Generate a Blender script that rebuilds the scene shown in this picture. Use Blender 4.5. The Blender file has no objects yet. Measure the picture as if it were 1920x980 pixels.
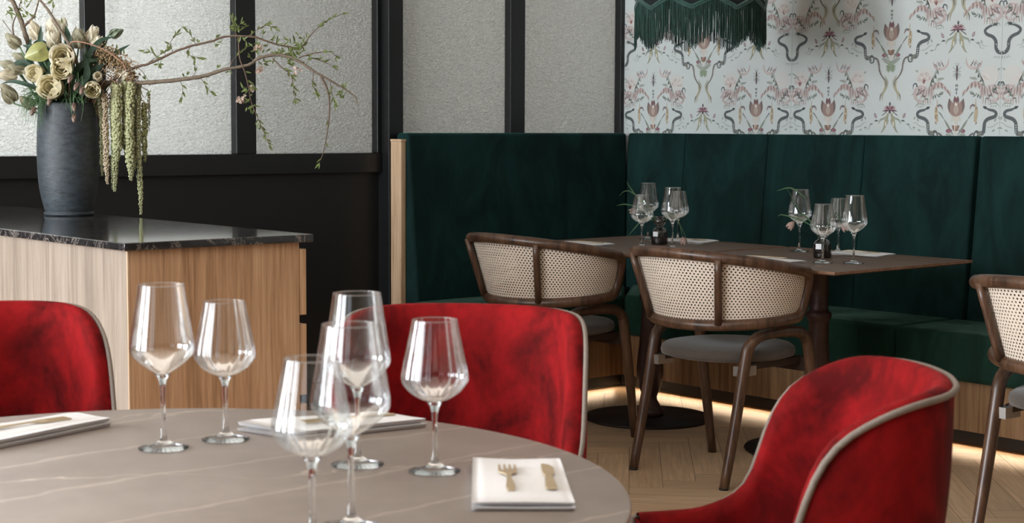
import bpy, bmesh, math, random
from mathutils import Vector, Matrix
S = bpy.context.scene
COL = S.collection
PI = math.pi
random.seed(7)

# ------------------------------------------------------------------ camera
YAW, PITCH, ROLL, EYE, FPX = 0.71296, 0.08239, 0.00415, 1.22, 3088.0
fw = Vector((math.sin(YAW) * math.cos(PITCH), math.cos(YAW) * math.cos(PITCH), -math.sin(PITCH)))
rt = Vector((math.cos(YAW), -math.sin(YAW), 0))
up = rt.cross(fw)
r2 = rt * math.cos(ROLL) + up * math.sin(ROLL)
u2 = up * math.cos(ROLL) - rt * math.sin(ROLL)
cd = bpy.data.cameras.new('camera')
cam = bpy.data.objects.new('camera', cd)
COL.objects.link(cam)
cam.matrix_world = Matrix(((r2.x, u2.x, -fw.x, 0), (r2.y, u2.y, -fw.y, 0), (r2.z, u2.z, -fw.z, EYE), (0, 0, 0, 1)))
cd.sensor_width = 36
cd.lens = FPX / 1920 * 36
cd.clip_start = 0.05
cd.dof.use_dof = True
cd.dof.focus_distance = 5.6
cd.dof.aperture_fstop = 10.5
S.camera = cam

# ------------------------------------------------------------------ exposure, world
S.view_settings.view_transform = 'Standard'
S.view_settings.look = 'None'
S.view_settings.gamma = 1
S.view_settings.use_curve_mapping = False
S.view_settings.exposure = 0.06
W = bpy.data.worlds.new('daylight')
S.world = W
W.use_nodes = True
W.node_tree.nodes['Background'].inputs[0].default_value = (0.75, 0.86, 1.0, 1)
W.node_tree.nodes['Background'].inputs[1].default_value = 1.0
S.cycles.use_denoising = True
S.cycles.max_bounces = 12
S.cycles.transparent_max_bounces = 24
S.cycles.transmission_bounces = 12
S.cycles.caustics_reflective = False
S.cycles.sample_clamp_indirect = 6


def area(name, loc, rot, sx, sy, power, color=(1, 1, 1)):
    l = bpy.data.lights.new(name, 'AREA')
    l.shape = 'RECTANGLE'
    l.size, l.size_y, l.energy, l.color = sx, sy, power, color
    o = bpy.data.objects.new(name, l)
    COL.objects.link(o)
    o.location, o.rotation_euler = loc, rot
    return o


# daylight entering by the three tall openings of the left wall (light travels towards +X)
for k, yy in enumerate((0.3, 2.6, 4.9)):
    area('window_daylight', (-3.12, yy, 1.75), (0, -PI / 2, 0), 2.3, 1.7, (10, 170, 430)[k], (0.90, 0.95, 1.0))
# daylight behind the hammered glass of the window wall
area('glass_daylight', (1.8, 6.55, 2.0), (-PI / 2, 0, 0), 3.6, 2.4, 200, (0.93, 0.97, 1.0))
area('glass_daylight', (5.3, 6.6, 2.0), (-PI / 2, 0, 0), 1.9, 2.4, 30, (1.0, 0.97, 0.92))
# ceiling lighting of the dining room
area('ceiling_glow', (1.6, 1.2, 3.1), (0, 0, 0), 3.4, 3.4, 34, (1.0, 0.90, 0.80))

# ------------------------------------------------------------------ helpers


def srgb(c):
    if isinstance(c, str):
        c = [int(c[i:i + 2], 16) for i in (0, 2, 4)]
    return tuple((v / 255 / 12.92 if v / 255 <= 0.04045 else ((v / 255 + 0.055) / 1.055) ** 2.4) for v in c) + (1,)


def tag(o, label=None, cat=None, group=None, kind=None):
    for k, v in (('label', label), ('category', cat), ('group', group), ('kind', kind)):
        if v:
            o[k] = v
    return o


def thing(name, label, cat, loc=(0, 0, 0), rz=0.0, group=None):
    o = bpy.data.objects.new(name, None)
    COL.objects.link(o)
    o.location = loc
    o.rotation_euler = (0, 0, rz)
    o.empty_display_size = 0.05
    return tag(o, label, cat, group)


def mesh(name, V, F, mat, parent=None, smooth=False, mats=None, fm=None, cols=None):
    me = bpy.data.meshes.new(name)
    me.from_pydata([tuple(v) for v in V], [], F)
    for m in (mats or [mat]):
        me.materials.append(m)
    if fm:
        me.polygons.foreach_set('material_index', fm)
    if smooth:
        me.polygons.foreach_set('use_smooth', [True] * len(me.polygons))
    if cols:
        at = me.color_attributes.new('Col', 'FLOAT_COLOR', 'CORNER')
        buf = []
        for p, c in zip(me.polygons, cols):
            for _ in range(p.loop_total):
                buf += list(c)
        at.data.foreach_set('color', buf)
    me.update()
    o = bpy.data.objects.new(name, me)
    COL.objects.link(o)
    if parent:
        o.parent = parent
    return o


class MB:
    """collects pieces of ONE part"""

    def __init__(s):
        s.V, s.F, s.C = [], [], []

    def add(s, V, F, c=None):
        n = len(s.V)
        s.V += [Vector(v) for v in V]
        s.F += [tuple(i + n for i in f) for f in F]
        s.C += [c or (1, 1, 1, 1)] * len(F)
        return s

    def xf(s, M):
        s.V = [M @ v for v in s.V]
        return s

    def merge(s, o, M=None):
        s_n = len(s.V)
        s.V += [(M @ v if M else v.copy()) for v in o.V]
        s.F += [tuple(i + s_n for i in f) for f in o.F]
        s.C += o.C
        return s

    def box(s, a, b, c=None):
        x0, y0, z0 = a
        x1, y1, z1 = b
        return s.add([(x0, y0, z0), (x1, y0, z0), (x1, y1, z0), (x0, y1, z0), (x0, y0, z1), (x1, y0, z1), (x1, y1, z1), (x0, y1, z1)],
                     [(0, 3, 2, 1), (4, 5, 6, 7), (0, 1, 5, 4), (1, 2, 6, 5), (2, 3, 7, 6), (3, 0, 4, 7)], c)

    def tube(s, P, R, n=10, closed=False, cap=True, c=None, flat=1.0):
        P = [Vector(p) for p in P]
        m = len(P)
        if not hasattr(R, '__len__'):
            R = [R] * m
        T = []
        for i in range(m):
            a = P[(i - 1) % m] if (closed or i > 0) else P[i]
            b = P[(i + 1) % m] if (closed or i < m - 1) else P[i]
            t = (b - a)
            T.append(t.normalized() if t.length > 1e-9 else Vector((0, 0, 1)))
        ref = Vector((0, 0, 1)) if abs(T[0].z) < 0.9 else Vector((1, 0, 0))
        N = (ref - T[0] * ref.dot(T[0])).normalized()
        Vs = []
        for i in range(m):
            if i:
                N = (N - T[i] * N.dot(T[i]))
                N = N.normalized() if N.length > 1e-6 else Vector((1, 0, 0))
            B = T[i].cross(N)
            for k in range(n):
                a = 2 * PI * k / n
                Vs.append(P[i] + N * math.cos(a) * R[i] + B * math.sin(a) * R[i] * flat)
        Fs = []
        for i in range(m if closed else m - 1):
            j = (i + 1) % m
            for k in range(n):
                l = (k + 1) % n
                Fs.append((i * n + k, i * n + l, j * n + l, j * n + k))
        if cap and not closed:
            Fs.append(tuple(range(n - 1, -1, -1)))
            Fs.append(tuple((m - 1) * n + k for k in range(n)))
        return s.add(Vs, Fs, c)

    def lathe(s, prof, n=32, o=(0, 0, 0), c=None, rib=None):
        Vs, Fs = [], []
        ox, oy, oz = o
        m = len(prof)
        for i, (r, z) in enumerate(prof):
            for k in range(n):
                a = 2 * PI * k / n
                rr = r * (1 + (rib[0] * math.cos(rib[1] * a) if rib else 0))
                Vs.append((ox + rr * math.cos(a), oy + rr * math.sin(a), oz + z))
        for i in range(m - 1):
            for k in range(n):
                l = (k + 1) % n
                Fs.append((i * n + k, i * n + l, (i + 1) * n + l, (i + 1) * n + k))
        if prof[0][0] > 1e-4:
            Fs.append(tuple(range(n - 1, -1, -1)))
        if prof[-1][0] > 1e-4:
            Fs.append(tuple((m - 1) * n + k for k in range(n)))
        return s.add(Vs, Fs, c)

    def open_lathe(s, prof, n=32, rib=None):
        Vs, Fs = [], []
        for i, (r, z) in enumerate(prof):
            for k in range(n):
                a = 2 * PI * k / n
                rr = r * (1 + (rib[0] * math.cos(rib[1] * a) if rib else 0))
                Vs.append((rr * math.cos(a), rr * math.sin(a), z))
        for i in range(len(prof) - 1):
            for k in range(n):
                l = (k + 1) % n
                Fs.append((i * n + k, i * n + l, (i + 1) * n + l, (i + 1) * n + k))
        return s.add(Vs, Fs)

    def grid(s, fn, nu, nv, c=None, wrap=False):
        Vs = [fn(i / nu, j / nv) for j in range(nv + 1) for i in range(nu + 1)]
        Fs = [(j * (nu + 1) + i, j * (nu + 1) + i + 1, (j + 1) * (nu + 1) + i + 1, (j + 1) * (nu + 1) + i) for j in range(nv) for i in range(nu)]
        return s.add(Vs, Fs, c)

    def ball(s, p, r, n=6, m=4, c=None, sz=1.0):
        Vs = [(p[0], p[1], p[2] - r * sz)]
        for j in range(1, m):
            b = -PI / 2 + PI * j / m
            for k in range(n):
                a = 2 * PI * k / n
                Vs.append((p[0] + r * math.cos(b) * math.cos(a), p[1] + r * math.cos(b) * math.sin(a), p[2] + r * sz * math.sin(b)))
        Vs.append((p[0], p[1], p[2] + r * sz))
        Fs = [(0, 1 + (k + 1) % n, 1 + k) for k in range(n)]
        for j in range(m - 2):
            for k in range(n):
                l = (k + 1) % n
                Fs.append((1 + j * n + k, 1 + j * n + l, 1 + (j + 1) * n + l, 1 + (j + 1) * n + k))
        t = len(Vs) - 1
        b0 = 1 + (m - 2) * n
        Fs += [(t, b0 + k, b0 + (k + 1) % n) for k in range(n)]
        return s.add(Vs, Fs, c)

    def build(s, name, mat, parent=None, smooth=True, col=False):
        return mesh(name, s.V, s.F, mat, parent, smooth, cols=s.C if col else None)


def mod(o, kind, **kw):
    m = o.modifiers.new(kind.lower(), kind)
    for k, v in kw.items():
        setattr(m, k, v)
    return o


def bevel(o, w=0.004, n=3):
    mod(o, 'BEVEL', width=w, segments=n, limit_method='ANGLE', angle_limit=0.6)
    o.data.polygons.foreach_set('use_smooth', [True] * len(o.data.polygons))
    return mod(o, 'WEIGHTED_NORMAL', keep_sharp=True)


def box(name, a, b, mat, parent=None, bv=0.0, n=3):
    o = MB().box(a, b).build(name, mat, parent, False)
    return bevel(o, bv, n) if bv else o


def hexa(name, c, mat, parent=None, bv=0.0, n=4):
    """eight corners: bottom ring then top ring"""
    o = mesh(name, c, [(0, 3, 2, 1), (4, 5, 6, 7), (0, 1, 5, 4), (1, 2, 6, 5), (2, 3, 7, 6), (3, 0, 4, 7)], mat, parent)
    return bevel(o, bv, n) if bv else o


def struct(o):
    o['kind'] = 'structure'
    return o


def cr(P, k=6, closed=False):
    """Catmull-Rom resample"""
    P = [Vector(p) for p in P]
    m = len(P)
    out = []
    for i in range(m if closed else m - 1):
        p0 = P[(i - 1) % m] if (closed or i > 0) else P[i] * 2 - P[i + 1]
        p1, p2 = P[i], P[(i + 1) % m]
        p3 = P[(i + 2) % m] if (closed or i < m - 2) else p2 * 2 - p1
        for j in range(k):
            t = j / k
            out.append(0.5 * ((2 * p1) + (p2 - p0) * t + (2 * p0 - 5 * p1 + 4 * p2 - p3) * t * t + (3 * p1 - p0 - 3 * p2 + p3) * t ** 3))
    if not closed:
        out.append(P[-1])
    return out


def lerp(a, b, t):
    return a + (b - a) * t


def interp(x, X, Y):
    if x <= X[0]:
        return Y[0]
    for i in range(len(X) - 1):
        if x <= X[i + 1]:
            return lerp(Y[i], Y[i + 1], (x - X[i]) / (X[i + 1] - X[i]))
    return Y[-1]


def dup(root, loc=None, rz=None, label=None, name=None):
    r = root.copy()
    COL.objects.link(r)
    if loc is not None:
        r.location = loc
    if rz is not None:
        r.rotation_euler = (r.rotation_euler[0], r.rotation_euler[1], rz)
    if label:
        r['label'] = label
    for ch in list(root.children):
        c = ch.copy()
        COL.objects.link(c)
        c.parent = r
        for g in list(ch.children):
            d = g.copy()
            COL.objects.link(d)
            d.parent = c
    return r


# ------------------------------------------------------------------ materials
class NT:
    def __init__(s, name):
        s.m = bpy.data.materials.new(name)
        s.m.use_nodes = True
        s.t = s.m.node_tree
        s.b = s.t.nodes['Principled BSDF']
        s.out = s.t.nodes['Material Output']

    def n(s, kind, **kw):
        nd = s.t.nodes.new(kind)
        for k, v in kw.items():
            if isinstance(v, (bpy.types.NodeSocket,)):
                s.t.links.new(v, nd.inputs[k])
            elif k in nd.inputs.keys():
                nd.inputs[k].default_value = v
            else:
                setattr(nd, k, v)
        return nd

    def l(s, a, b):
        s.t.links.new(a, b)

    def math(s, op, a, b=0.0, c=None):
        nd = s.t.nodes.new('ShaderNodeMath')
        nd.operation = op
        for i, v in enumerate((a, b) if c is None else (a, b, c)):
            if isinstance(v, bpy.types.NodeSocket):
                s.l(v, nd.inputs[i])
            else:
                nd.inputs[i].default_value = v
        return nd.outputs[0]

    def set(s, **kw):
        for k, v in kw.items():
            k = k.replace('_', ' ')
            if isinstance(v, bpy.types.NodeSocket):
                s.l(v, s.b.inputs[k])
            else:
                s.b.inputs[k].default_value = v
        return s

    def coords(s, scale=(1, 1, 1), rot=(0, 0, 0), kind='Object'):
        tc = s.t.nodes.new('ShaderNodeTexCoord')
        mp = s.t.nodes.new('ShaderNodeMapping')
        s.l(tc.outputs[kind], mp.inputs[0])
        mp.inputs['Scale'].default_value = scale
        mp.inputs['Rotation'].default_value = rot
        return mp.outputs[0]

    def noise(s, vec, scale=5, detail=4, rough=0.5, dist=0.0):
        nd = s.t.nodes.new('ShaderNodeTexNoise')
        s.l(vec, nd.inputs['Vector'])
        nd.inputs['Scale'].default_value = scale
        nd.inputs['Detail'].default_value = detail
        nd.inputs['Roughness'].default_value = rough
        nd.inputs['Distortion'].default_value = dist
        return nd.outputs['Fac']

    def ramp(s, fac, stops):
        nd = s.t.nodes.new('ShaderNodeValToRGB')
        s.l(fac, nd.inputs[0])
        e = nd.color_ramp.elements
        while len(e) > 1:
            e.remove(e[0])
        e[0].position, e[0].color = stops[0][0], stops[0][1]
        for p, c in stops[1:]:
            x = e.new(p)
            x.color = c
        return nd.outputs[0]

    def mix(s, f, a, b, blend='MIX'):
        nd = s.t.nodes.new('ShaderNodeMix')
        nd.data_type = 'RGBA'
        nd.blend_type = blend
        for i, v in ((0, f), (6, a), (7, b)):
            if isinstance(v, bpy.types.NodeSocket):
                s.l(v, nd.inputs[i])
            else:
                nd.inputs[i].default_value = v
        return nd.outputs[2]

    def bump(s, h, strength=0.3, dist=0.01):
        nd = s.t.nodes.new('ShaderNodeBump')
        nd.inputs['Strength'].default_value = strength
        nd.inputs['Distance'].default_value = dist
        s.l(h, nd.inputs['Height'])
        s.l(nd.outputs[0], s.b.inputs['Normal'])
        return nd.outputs[0]


def plain(name, c, rough=0.5, metal=0.0, noise=0.0, nscale=40, bump=0.0, **kw):
    m = NT(name)
    col = srgb(c)
    if noise:
        f = m.noise(m.coords(), nscale, 5, 0.6)
        a = tuple(v * (1 - noise) for v in col[:3]) + (1,)
        b = tuple(min(1, v * (1 + noise)) for v in col[:3]) + (1,)
        m.set(Base_Color=m.ramp(f, [(0.3, a), (0.7, b)]))
        if bump:
            m.bump(f, bump, 0.002)
    else:
        m.set(Base_Color=col)
    m.set(Roughness=rough, Metallic=metal, **kw)
    return m.m


def wood(name, dark, mid, light, axis='z', fine=90, rough=0.45, bump=0.1, wob=1.0, kind='Object', rot=(0, 0, 0)):
    m = NT(name)
    sc = {'x': (0.035, 1, 1), 'y': (1, 0.035, 1), 'z': (1, 1, 0.035)}[axis]
    v = m.coords(sc, rot, kind)
    f1 = m.noise(v, fine, 6, 0.65, 0.3)
    f2 = m.noise(v, fine * 0.16, 3, 0.5, wob)
    f = m.math('ADD', m.math('MULTIPLY', f1, 0.6), m.math('MULTIPLY', f2, 0.4))
    m.set(Base_Color=m.ramp(f, [(0.36, srgb(dark)), (0.5, srgb(mid)), (0.64, srgb(light))]), Roughness=rough)
    m.bump(f1, bump, 0.002)
    return m.m


def velvet(name, c, sheen, patch=0.35, scale=9, sw=0.8, rough=0.85, tint=None, srough=0.35, stretch=(1, 1, 0.45)):
    m = NT(name)
    v = m.coords(stretch)
    f = m.noise(v, scale, 4, 0.6, 1.2)
    g = m.noise(v, scale * 9, 3, 0.6)
    col = srgb(c)
    a = tuple(x * (1 - patch) for x in col[:3]) + (1,)
    b = tuple(min(1, x * (1 + patch * 1.4)) for x in col[:3]) + (1,)
    h = m.math('ADD', m.math('MULTIPLY', f, 0.8), m.math('MULTIPLY', g, 0.2))
    m.set(Base_Color=m.ramp(h, [(0.38, a), (0.62, b)]), Roughness=rough)
    m.set(Sheen_Weight=m.math('MULTIPLY', m.ramp(f, [(0.35, (0.35, 0.35, 0.35, 1)), (0.65, (1, 1, 1, 1))]), sheen))
    m.set(Sheen_Roughness=srough, Sheen_Tint=srgb(tint or c))
    m.set(Specular_IOR_Level=0.15)
    m.bump(g, 0.12, 0.002)
    return m.m


M = {}
M['wall'] = plain('plaster_paint', '7d766c', 0.8)
M['ceiling'] = plain('ceiling_paint', 'd8d4cc', 0.9)
M['black'] = plain('black_lacquered_frame', '121314', 0.36, noise=0.08, nscale=30, Specular_IOR_Level=0.5)
M['black_panel'] = plain('black_lacquered_panel', '0f1011', 0.5)
M['oak_pale'] = wood('oak_pale', '786c61', '8d8073', '9e9186', 'z', 130, 0.5, 0.08)
M['oak_warm'] = wood('oak_warm', '9a7656', 'bd9673', 'd0ac89', 'z', 120, 0.5, 0.08)
M['oak_edge'] = wood('oak_edge', '9c7f62', 'c0a283', 'cfb496', 'z', 120, 0.5, 0.05)
M['oak_base'] = wood('oak_base', '684b33', '8f6d4c', 'a68661', 'z', 60, 0.5, 0.08, 1.6, rot=(0.25, 0.25, 0))
M['skirt'] = plain('bronze_skirting', '2a221a', 0.4)
M['walnut'] = wood('walnut_bent_wood', '2f2017', '503829', '694d39', 'z', 60, 0.34, 0.06, 1.0)
M['walnut_top'] = wood('smoked_oak_laminate', '4f3d32', '675142', '7b6352', 'y', 70, 0.42, 0.05, 0.5)
M['walnut_edge'] = wood('smoked_oak_edge', '6e4f3e', '8b6a55', 'a08070', 'y', 60, 0.4, 0.03)
M['iron'] = plain('brown_cast_iron', '48302b', 0.42, 0.15, noise=0.2, nscale=80)
M['iron_base'] = plain('dark_brown_disc', '211511', 0.5, 0.1)
M['grey_fabric'] = plain('charcoal_grey_fabric', '4e4640', 0.95, noise=0.22, nscale=220, bump=0.3, Sheen_Weight=0.3)
M['apron'] = plain('seat_rail_wood', '3b2a22', 0.6)
M['steel'] = plain('brushed_steel_bracket', 'a9a6a3', 0.35, 0.7)
M['green'] = velvet('green_velvet', '0e2725', 0.5, 0.3, 6, tint='4a9690', srough=0.4)
M['green_seat'] = velvet('green_velvet_seat', '1a352b', 0.5, 0.2, 6, tint='708f80', srough=0.4)
M['red'] = velvet('red_velvet', '6e0b0e', 0.13, 0.5, 6.5, tint='e07068', srough=0.3, stretch=(1, 1, 0.8))
M['piping'] = plain('grey_beige_piping', '837970', 0.85, noise=0.15, nscale=300)
M['linen'] = plain('white_linen', 'e6e5e6', 0.9, noise=0.04, nscale=300, bump=0.15)
M['gold'] = plain('champagne_cutlery', 'cdb896', 0.35, 0.45)
M['porcelain'] = plain('white_napkin_cotton', 'e9ebee', 0.75)
M['bark'] = plain('branch_bark', '6c6052', 0.8, noise=0.35, nscale=120, bump=0.5)
M['twig'] = plain('reddish_twig_bark', '5c4a3b', 0.75, noise=0.3, nscale=150, bump=0.3)
M['leaf'] = plain('fresh_green_leaf', '6a7842', 0.5, noise=0.3, nscale=50, Subsurface_Weight=0.0)
M['leaf_dark'] = plain('tulip_leaf_green', '28432f', 0.55, noise=0.4, nscale=25)
M['grass'] = plain('thin_blade_green', '54744f', 0.55, noise=0.3, nscale=60)
M['petal'] = plain('cream_tulip_petal', 'e8e2d0', 0.6, noise=0.08, nscale=70)
M['petal_g'] = plain('greenish_tulip_petal', 'b4b098', 0.6, noise=0.16, nscale=60)
M['petal_y'] = plain('pale_yellow_petal', 'f0ead2', 0.6, noise=0.08, nscale=80)
M['spathe'] = plain('lime_green_spathe', '8a8c55', 0.35, noise=0.25, nscale=30)
M['ama'] = plain('green_amaranth', '9c9e78', 0.85, noise=0.3, nscale=130)
M['ama_p'] = plain('pinkish_amaranth', 'b2a28a', 0.85, noise=0.3, nscale=130)
M['pink'] = plain('pink_stem', 'a07a66', 0.6)
M['tendril'] = plain('beige_tendril', 'a58c6e', 0.7)
M['mauve'] = plain('mauve_brown_bell', '7a665c', 0.6, noise=0.35, nscale=90)
M['blossom'] = plain('pale_pink_blossom', 'dccabd', 0.6)
M['bulb_black'] = plain('black_cord', '101010', 0.5)
M['shade'] = plain('black_green_shade_velvet', '0d1816', 0.95)
M['lampin'] = plain('dark_shade_lining', '0a1412', 0.9)
M['cordgold'] = plain('green_braid', '12463c', 0.8, noise=0.3, nscale=300, Sheen_Weight=0.4)
M['fringe'] = plain('dark_green_silk_thread', '0f3a30', 0.5, noise=0.5, nscale=60)



def leafy(key, amount=.4):
    """thin plant tissue lets daylight through"""
    nt = M[key].node_tree
    bs, out = nt.nodes['Principled BSDF'], nt.nodes['Material Output']
    tl_, mx_ = nt.nodes.new('ShaderNodeBsdfTranslucent'), nt.nodes.new('ShaderNodeMixShader')
    l_ = bs.inputs['Base Color'].links
    if l_:
        nt.links.new(l_[0].from_socket, tl_.inputs['Color'])
    else:
        tl_.inputs['Color'].default_value = bs.inputs['Base Color'].default_value
    mx_.inputs[0].default_value = amount
    nt.links.new(bs.outputs[0], mx_.inputs[1])
    nt.links.new(tl_.outputs[0], mx_.inputs[2])
    nt.links.new(mx_.outputs[0], out.inputs[0])


for k_ in ('petal', 'petal_g', 'petal_y'):
    leafy(k_, .45)
for k_ in ('leaf', 'leaf_dark', 'blossom'):
    leafy(k_, .3)

# ceramic vase
m = NT('charcoal_ceramic')
f = m.noise(m.coords((1, 1, 2.2)), 30, 8, 0.7)
m.set(Base_Color=m.ramp(f, [(0.3, srgb('1a1f23')), (0.7, srgb('3c454b'))]), Roughness=0.55)
m.bump(f, 0.45, 0.004)
M['ceramic'] = m.m

# dark granite with pale veins
m = NT('dark_veined_granite')
v = m.coords((1, 1, 1))
n1 = m.noise(v, 6, 8, 0.7, 1.5)
band = m.math('ABSOLUTE', m.math('SUBTRACT', n1, 0.5))
n2 = m.noise(v, 60, 5, 0.7)
base = m.ramp(n2, [(0.35, srgb('121112')), (0.6, srgb('2b2829')), (0.78, srgb('6a6361'))])
m.set(Coat_Weight=0.6, Coat_Roughness=0.06, Base_Color=m.mix(m.ramp(band, [(0.0, (0.5, 0.5, 0.5, 1)), (0.02, (0, 0, 0, 1))]), base, srgb('a49b94')),
      Roughness=m.ramp(n2, [(0.3, (0.09, 0.09, 0.09, 1)), (0.7, (0.16, 0.16, 0.16, 1))]), Specular_IOR_Level=0.6)
m.bump(n2, 0.02, 0.0006)
M['granite'] = m.m

# greige stone table top, long pale veins
m = NT('greige_stone')
tc = m.coords((1, 1, 1))


def vein_field(ang, freq, off, warp, w):
    mp = m.t.nodes.new('ShaderNodeMapping')
    m.l(tc, mp.inputs[0])
    mp.inputs['Rotation'].default_value = (0, 0, ang)
    sx = m.t.nodes.new('ShaderNodeSeparateXYZ')
    m.l(mp.outputs[0], sx.inputs[0])
    wv = m.noise(tc, 3.2, 4, 0.6)
    y = m.math('ADD', m.math('MULTIPLY', sx.outputs[1], freq), m.math('ADD', off, m.math('MULTIPLY', m.math('SUBTRACT', wv, 0.5), warp)))
    fr = m.math('ABSOLUTE', m.math('SUBTRACT', m.math('FRACT', y), 0.5))
    return m.ramp(fr, [(0.0, (1, 1, 1, 1)), (w, (0.3, 0.3, 0.3, 1)), (w * 2.2, (0, 0, 0, 1))])


va = vein_field(-0.06, 5.2, 0.12, 0.7, 0.019)
vb = vein_field(0.42, 2.1, 0.3, 0.8, 0.006)
gate = m.ramp(m.noise(tc, 5, 3, 0.5), [(0.40, (0, 0, 0, 1)), (0.58, (1, 1, 1, 1))])
vv = m.mix(1.0, m.mix(0.6, (0, 0, 0, 1), va), m.mix(1.0, vb, gate, 'MULTIPLY'), 'ADD')
cl = m.ramp(m.noise(tc, 8, 6, 0.65), [(0.3, srgb('9a8f88')), (0.7, srgb('a99e97'))])
m.set(Base_Color=m.mix(vv, cl, srgb('d6cbc0')), Roughness=0.42)
M['stone'] = m.m

# cane webbing: staggered round holes
m = NT('woven_cane')
tc = m.t.nodes.new('ShaderNodeTexCoord')
sx = m.t.nodes.new('ShaderNodeSeparateXYZ')
m.l(tc.outputs['UV'], sx.inputs[0])
PU, PV_ = 0.0145, 0.0215


def dots(du, dv):
    a = m.math('SUBTRACT', m.math('FRACT', m.math('ADD', m.math('DIVIDE', sx.outputs[0], PU), du)), 0.5)
    b = m.math('SUBTRACT', m.math('FRACT', m.math('ADD', m.math('DIVIDE', sx.outputs[1], PV_), dv)), 0.5)
    a, b = m.math('MULTIPLY', a, PU), m.math('MULTIPLY', b, PV_)
    d = m.math('SQRT', m.math('ADD', m.math('MULTIPLY', a, a), m.math('MULTIPLY', b, b)))
    return m.math('LESS_THAN', d, 0.0031)


hole = m.math('MAXIMUM', dots(0, 0), dots(0.5, 0.5))
wv = m.t.nodes.new('ShaderNodeTexWave')
m.l(tc.outputs['UV'], wv.inputs['Vector'])
wv.inputs['Scale'].default_value = 150
wv.inputs['Distortion'].default_value = 2
m.set(Base_Color=m.ramp(wv.outputs['Fac'], [(0.0, srgb('dccdbd')), (1.0, srgb('ecdfd0'))]), Roughness=0.6)
m.bump(wv.outputs['Fac'], 0.2, 0.001)
tr = m.t.nodes.new('ShaderNodeBsdfTransparent')
mx = m.t.nodes.new('ShaderNodeMixShader')
m.l(hole, mx.inputs[0])
m.l(m.b.outputs[0], mx.inputs[1])
m.l(tr.outputs[0], mx.inputs[2])
m.l(mx.outputs[0], m.out.inputs[0])
M['cane'] = m.m


def thin_glass(name, tint, ior, rib=0, boost=1.0, base=0.0):
    m = NT(name)
    tr = m.n('ShaderNodeBsdfTransparent', Color=tint)
    gl = m.n('ShaderNodeBsdfGlossy', Color=(1, 1, 1, 1), Roughness=0.03)
    fr = m.n('ShaderNodeFresnel', IOR=ior)
    fac = m.math('MINIMUM', m.math('ADD', m.math('MULTIPLY', fr.outputs[0], boost), base), 0.6)
    mx = m.t.nodes.new('ShaderNodeMixShader')
    m.l(fac, mx.inputs[0])
    m.l(tr.outputs[0], mx.inputs[1])
    m.l(gl.outputs[0], mx.inputs[2])
    m.l(mx.outputs[0], m.out.inputs[0])
    m.t.nodes.remove(m.b)
    return m.m


M['bowl'] = thin_glass('clear_thin_glass', (0.97, 0.98, 0.98, 1), 1.5, boost=1.15, base=0.03)
m = NT('clear_solid_glass')
m.set(Base_Color=(0.97, 0.98, 0.98, 1), Roughness=0.0, IOR=1.48, Transmission_Weight=1.0)
M['glass'] = m.m
M['smoke'] = thin_glass('smoked_thin_glass', (0.40, 0.36, 0.34, 1), 1.5, boost=1.6, base=0.03)
M['smoke_water'] = plain('dark_smoked_base', '1c1512', 0.15)

# hammered translucent glass
m = NT('hammered_frosted_glass')
v = m.coords((0.8, 1, 1.35))
vo = m.t.nodes.new('ShaderNodeTexVoronoi')
m.l(v, vo.inputs['Vector'])
vo.inputs['Scale'].default_value = 130
vo.feature = 'SMOOTH_F1'
n_ = m.noise(v, 40, 3, 0.6)
h = m.math('ADD', vo.outputs['Distance'], m.math('MULTIPLY', n_, 0.8))
bp = m.n('ShaderNodeBump', Strength=1.0, Distance=0.012, Height=h)
tl = m.n('ShaderNodeBsdfTranslucent', Color=(0.93, 0.93, 0.90, 1), Normal=bp.outputs[0])
df = m.n('ShaderNodeBsdfDiffuse', Color=(0.80, 0.80, 0.77, 1), Normal=bp.outputs[0])
gl = m.n('ShaderNodeBsdfGlossy', Color=(1, 1, 1, 1), Roughness=0.12, Normal=bp.outputs[0])
m1 = m.t.nodes.new('ShaderNodeMixShader')
m1.inputs[0].default_value = 0.35
m.l(tl.outputs[0], m1.inputs[1])
m.l(df.outputs[0], m1.inputs[2])
m2 = m.t.nodes.new('ShaderNodeMixShader')
fr = m.n('ShaderNodeFresnel', IOR=1.45)
m.l(fr.outputs[0], m2.inputs[0])
m.l(m1.outputs[0], m2.inputs[1])
m.l(gl.outputs[0], m2.inputs[2])
m.l(m2.outputs[0], m.out.inputs[0])
m.t.nodes.remove(m.b)
M['frost'] = m.m

# coloured-by-face materials
for nm, rough in (('floor_oak', 0.42), ('wallpaper_print', 0.8)):
    m = NT(nm)
    at = m.t.nodes.new('ShaderNodeVertexColor')
    at.layer_name = 'Col'
    if nm == 'floor_oak':
        uv = m.t.nodes.new('ShaderNodeTexCoord')
        mp = m.t.nodes.new('ShaderNodeMapping')
        m.l(uv.outputs['UV'], mp.inputs[0])
        mp.inputs['Scale'].default_value = (0.05, 1, 1)
        g = m.noise(mp.outputs[0], 70, 6, 0.65, 0.4)
        c = m.mix(1.0, at.outputs[0], m.ramp(g, [(0.3, (0.72, 0.68, 0.64, 1)), (0.65, (1.08, 1.05, 1.02, 1))]), 'MULTIPLY')
        m.set(Base_Color=c, Roughness=rough)
        m.bump(g, 0.08, 0.002)
    else:
        m.set(Base_Color=at.outputs[0], Roughness=rough)
    M[nm] = m.m
M['paper'] = plain('pale_sage_wallpaper', 'c3cac8', 0.8, noise=0.02, nscale=8)
# ------------------------------------------------------------------ room shell
XW, YB, CZ = 5.80, 5.86, 3.15          # wallpaper wall, front of the window wall, ceiling
X0, Y0 = -3.0, -3.0


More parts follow.
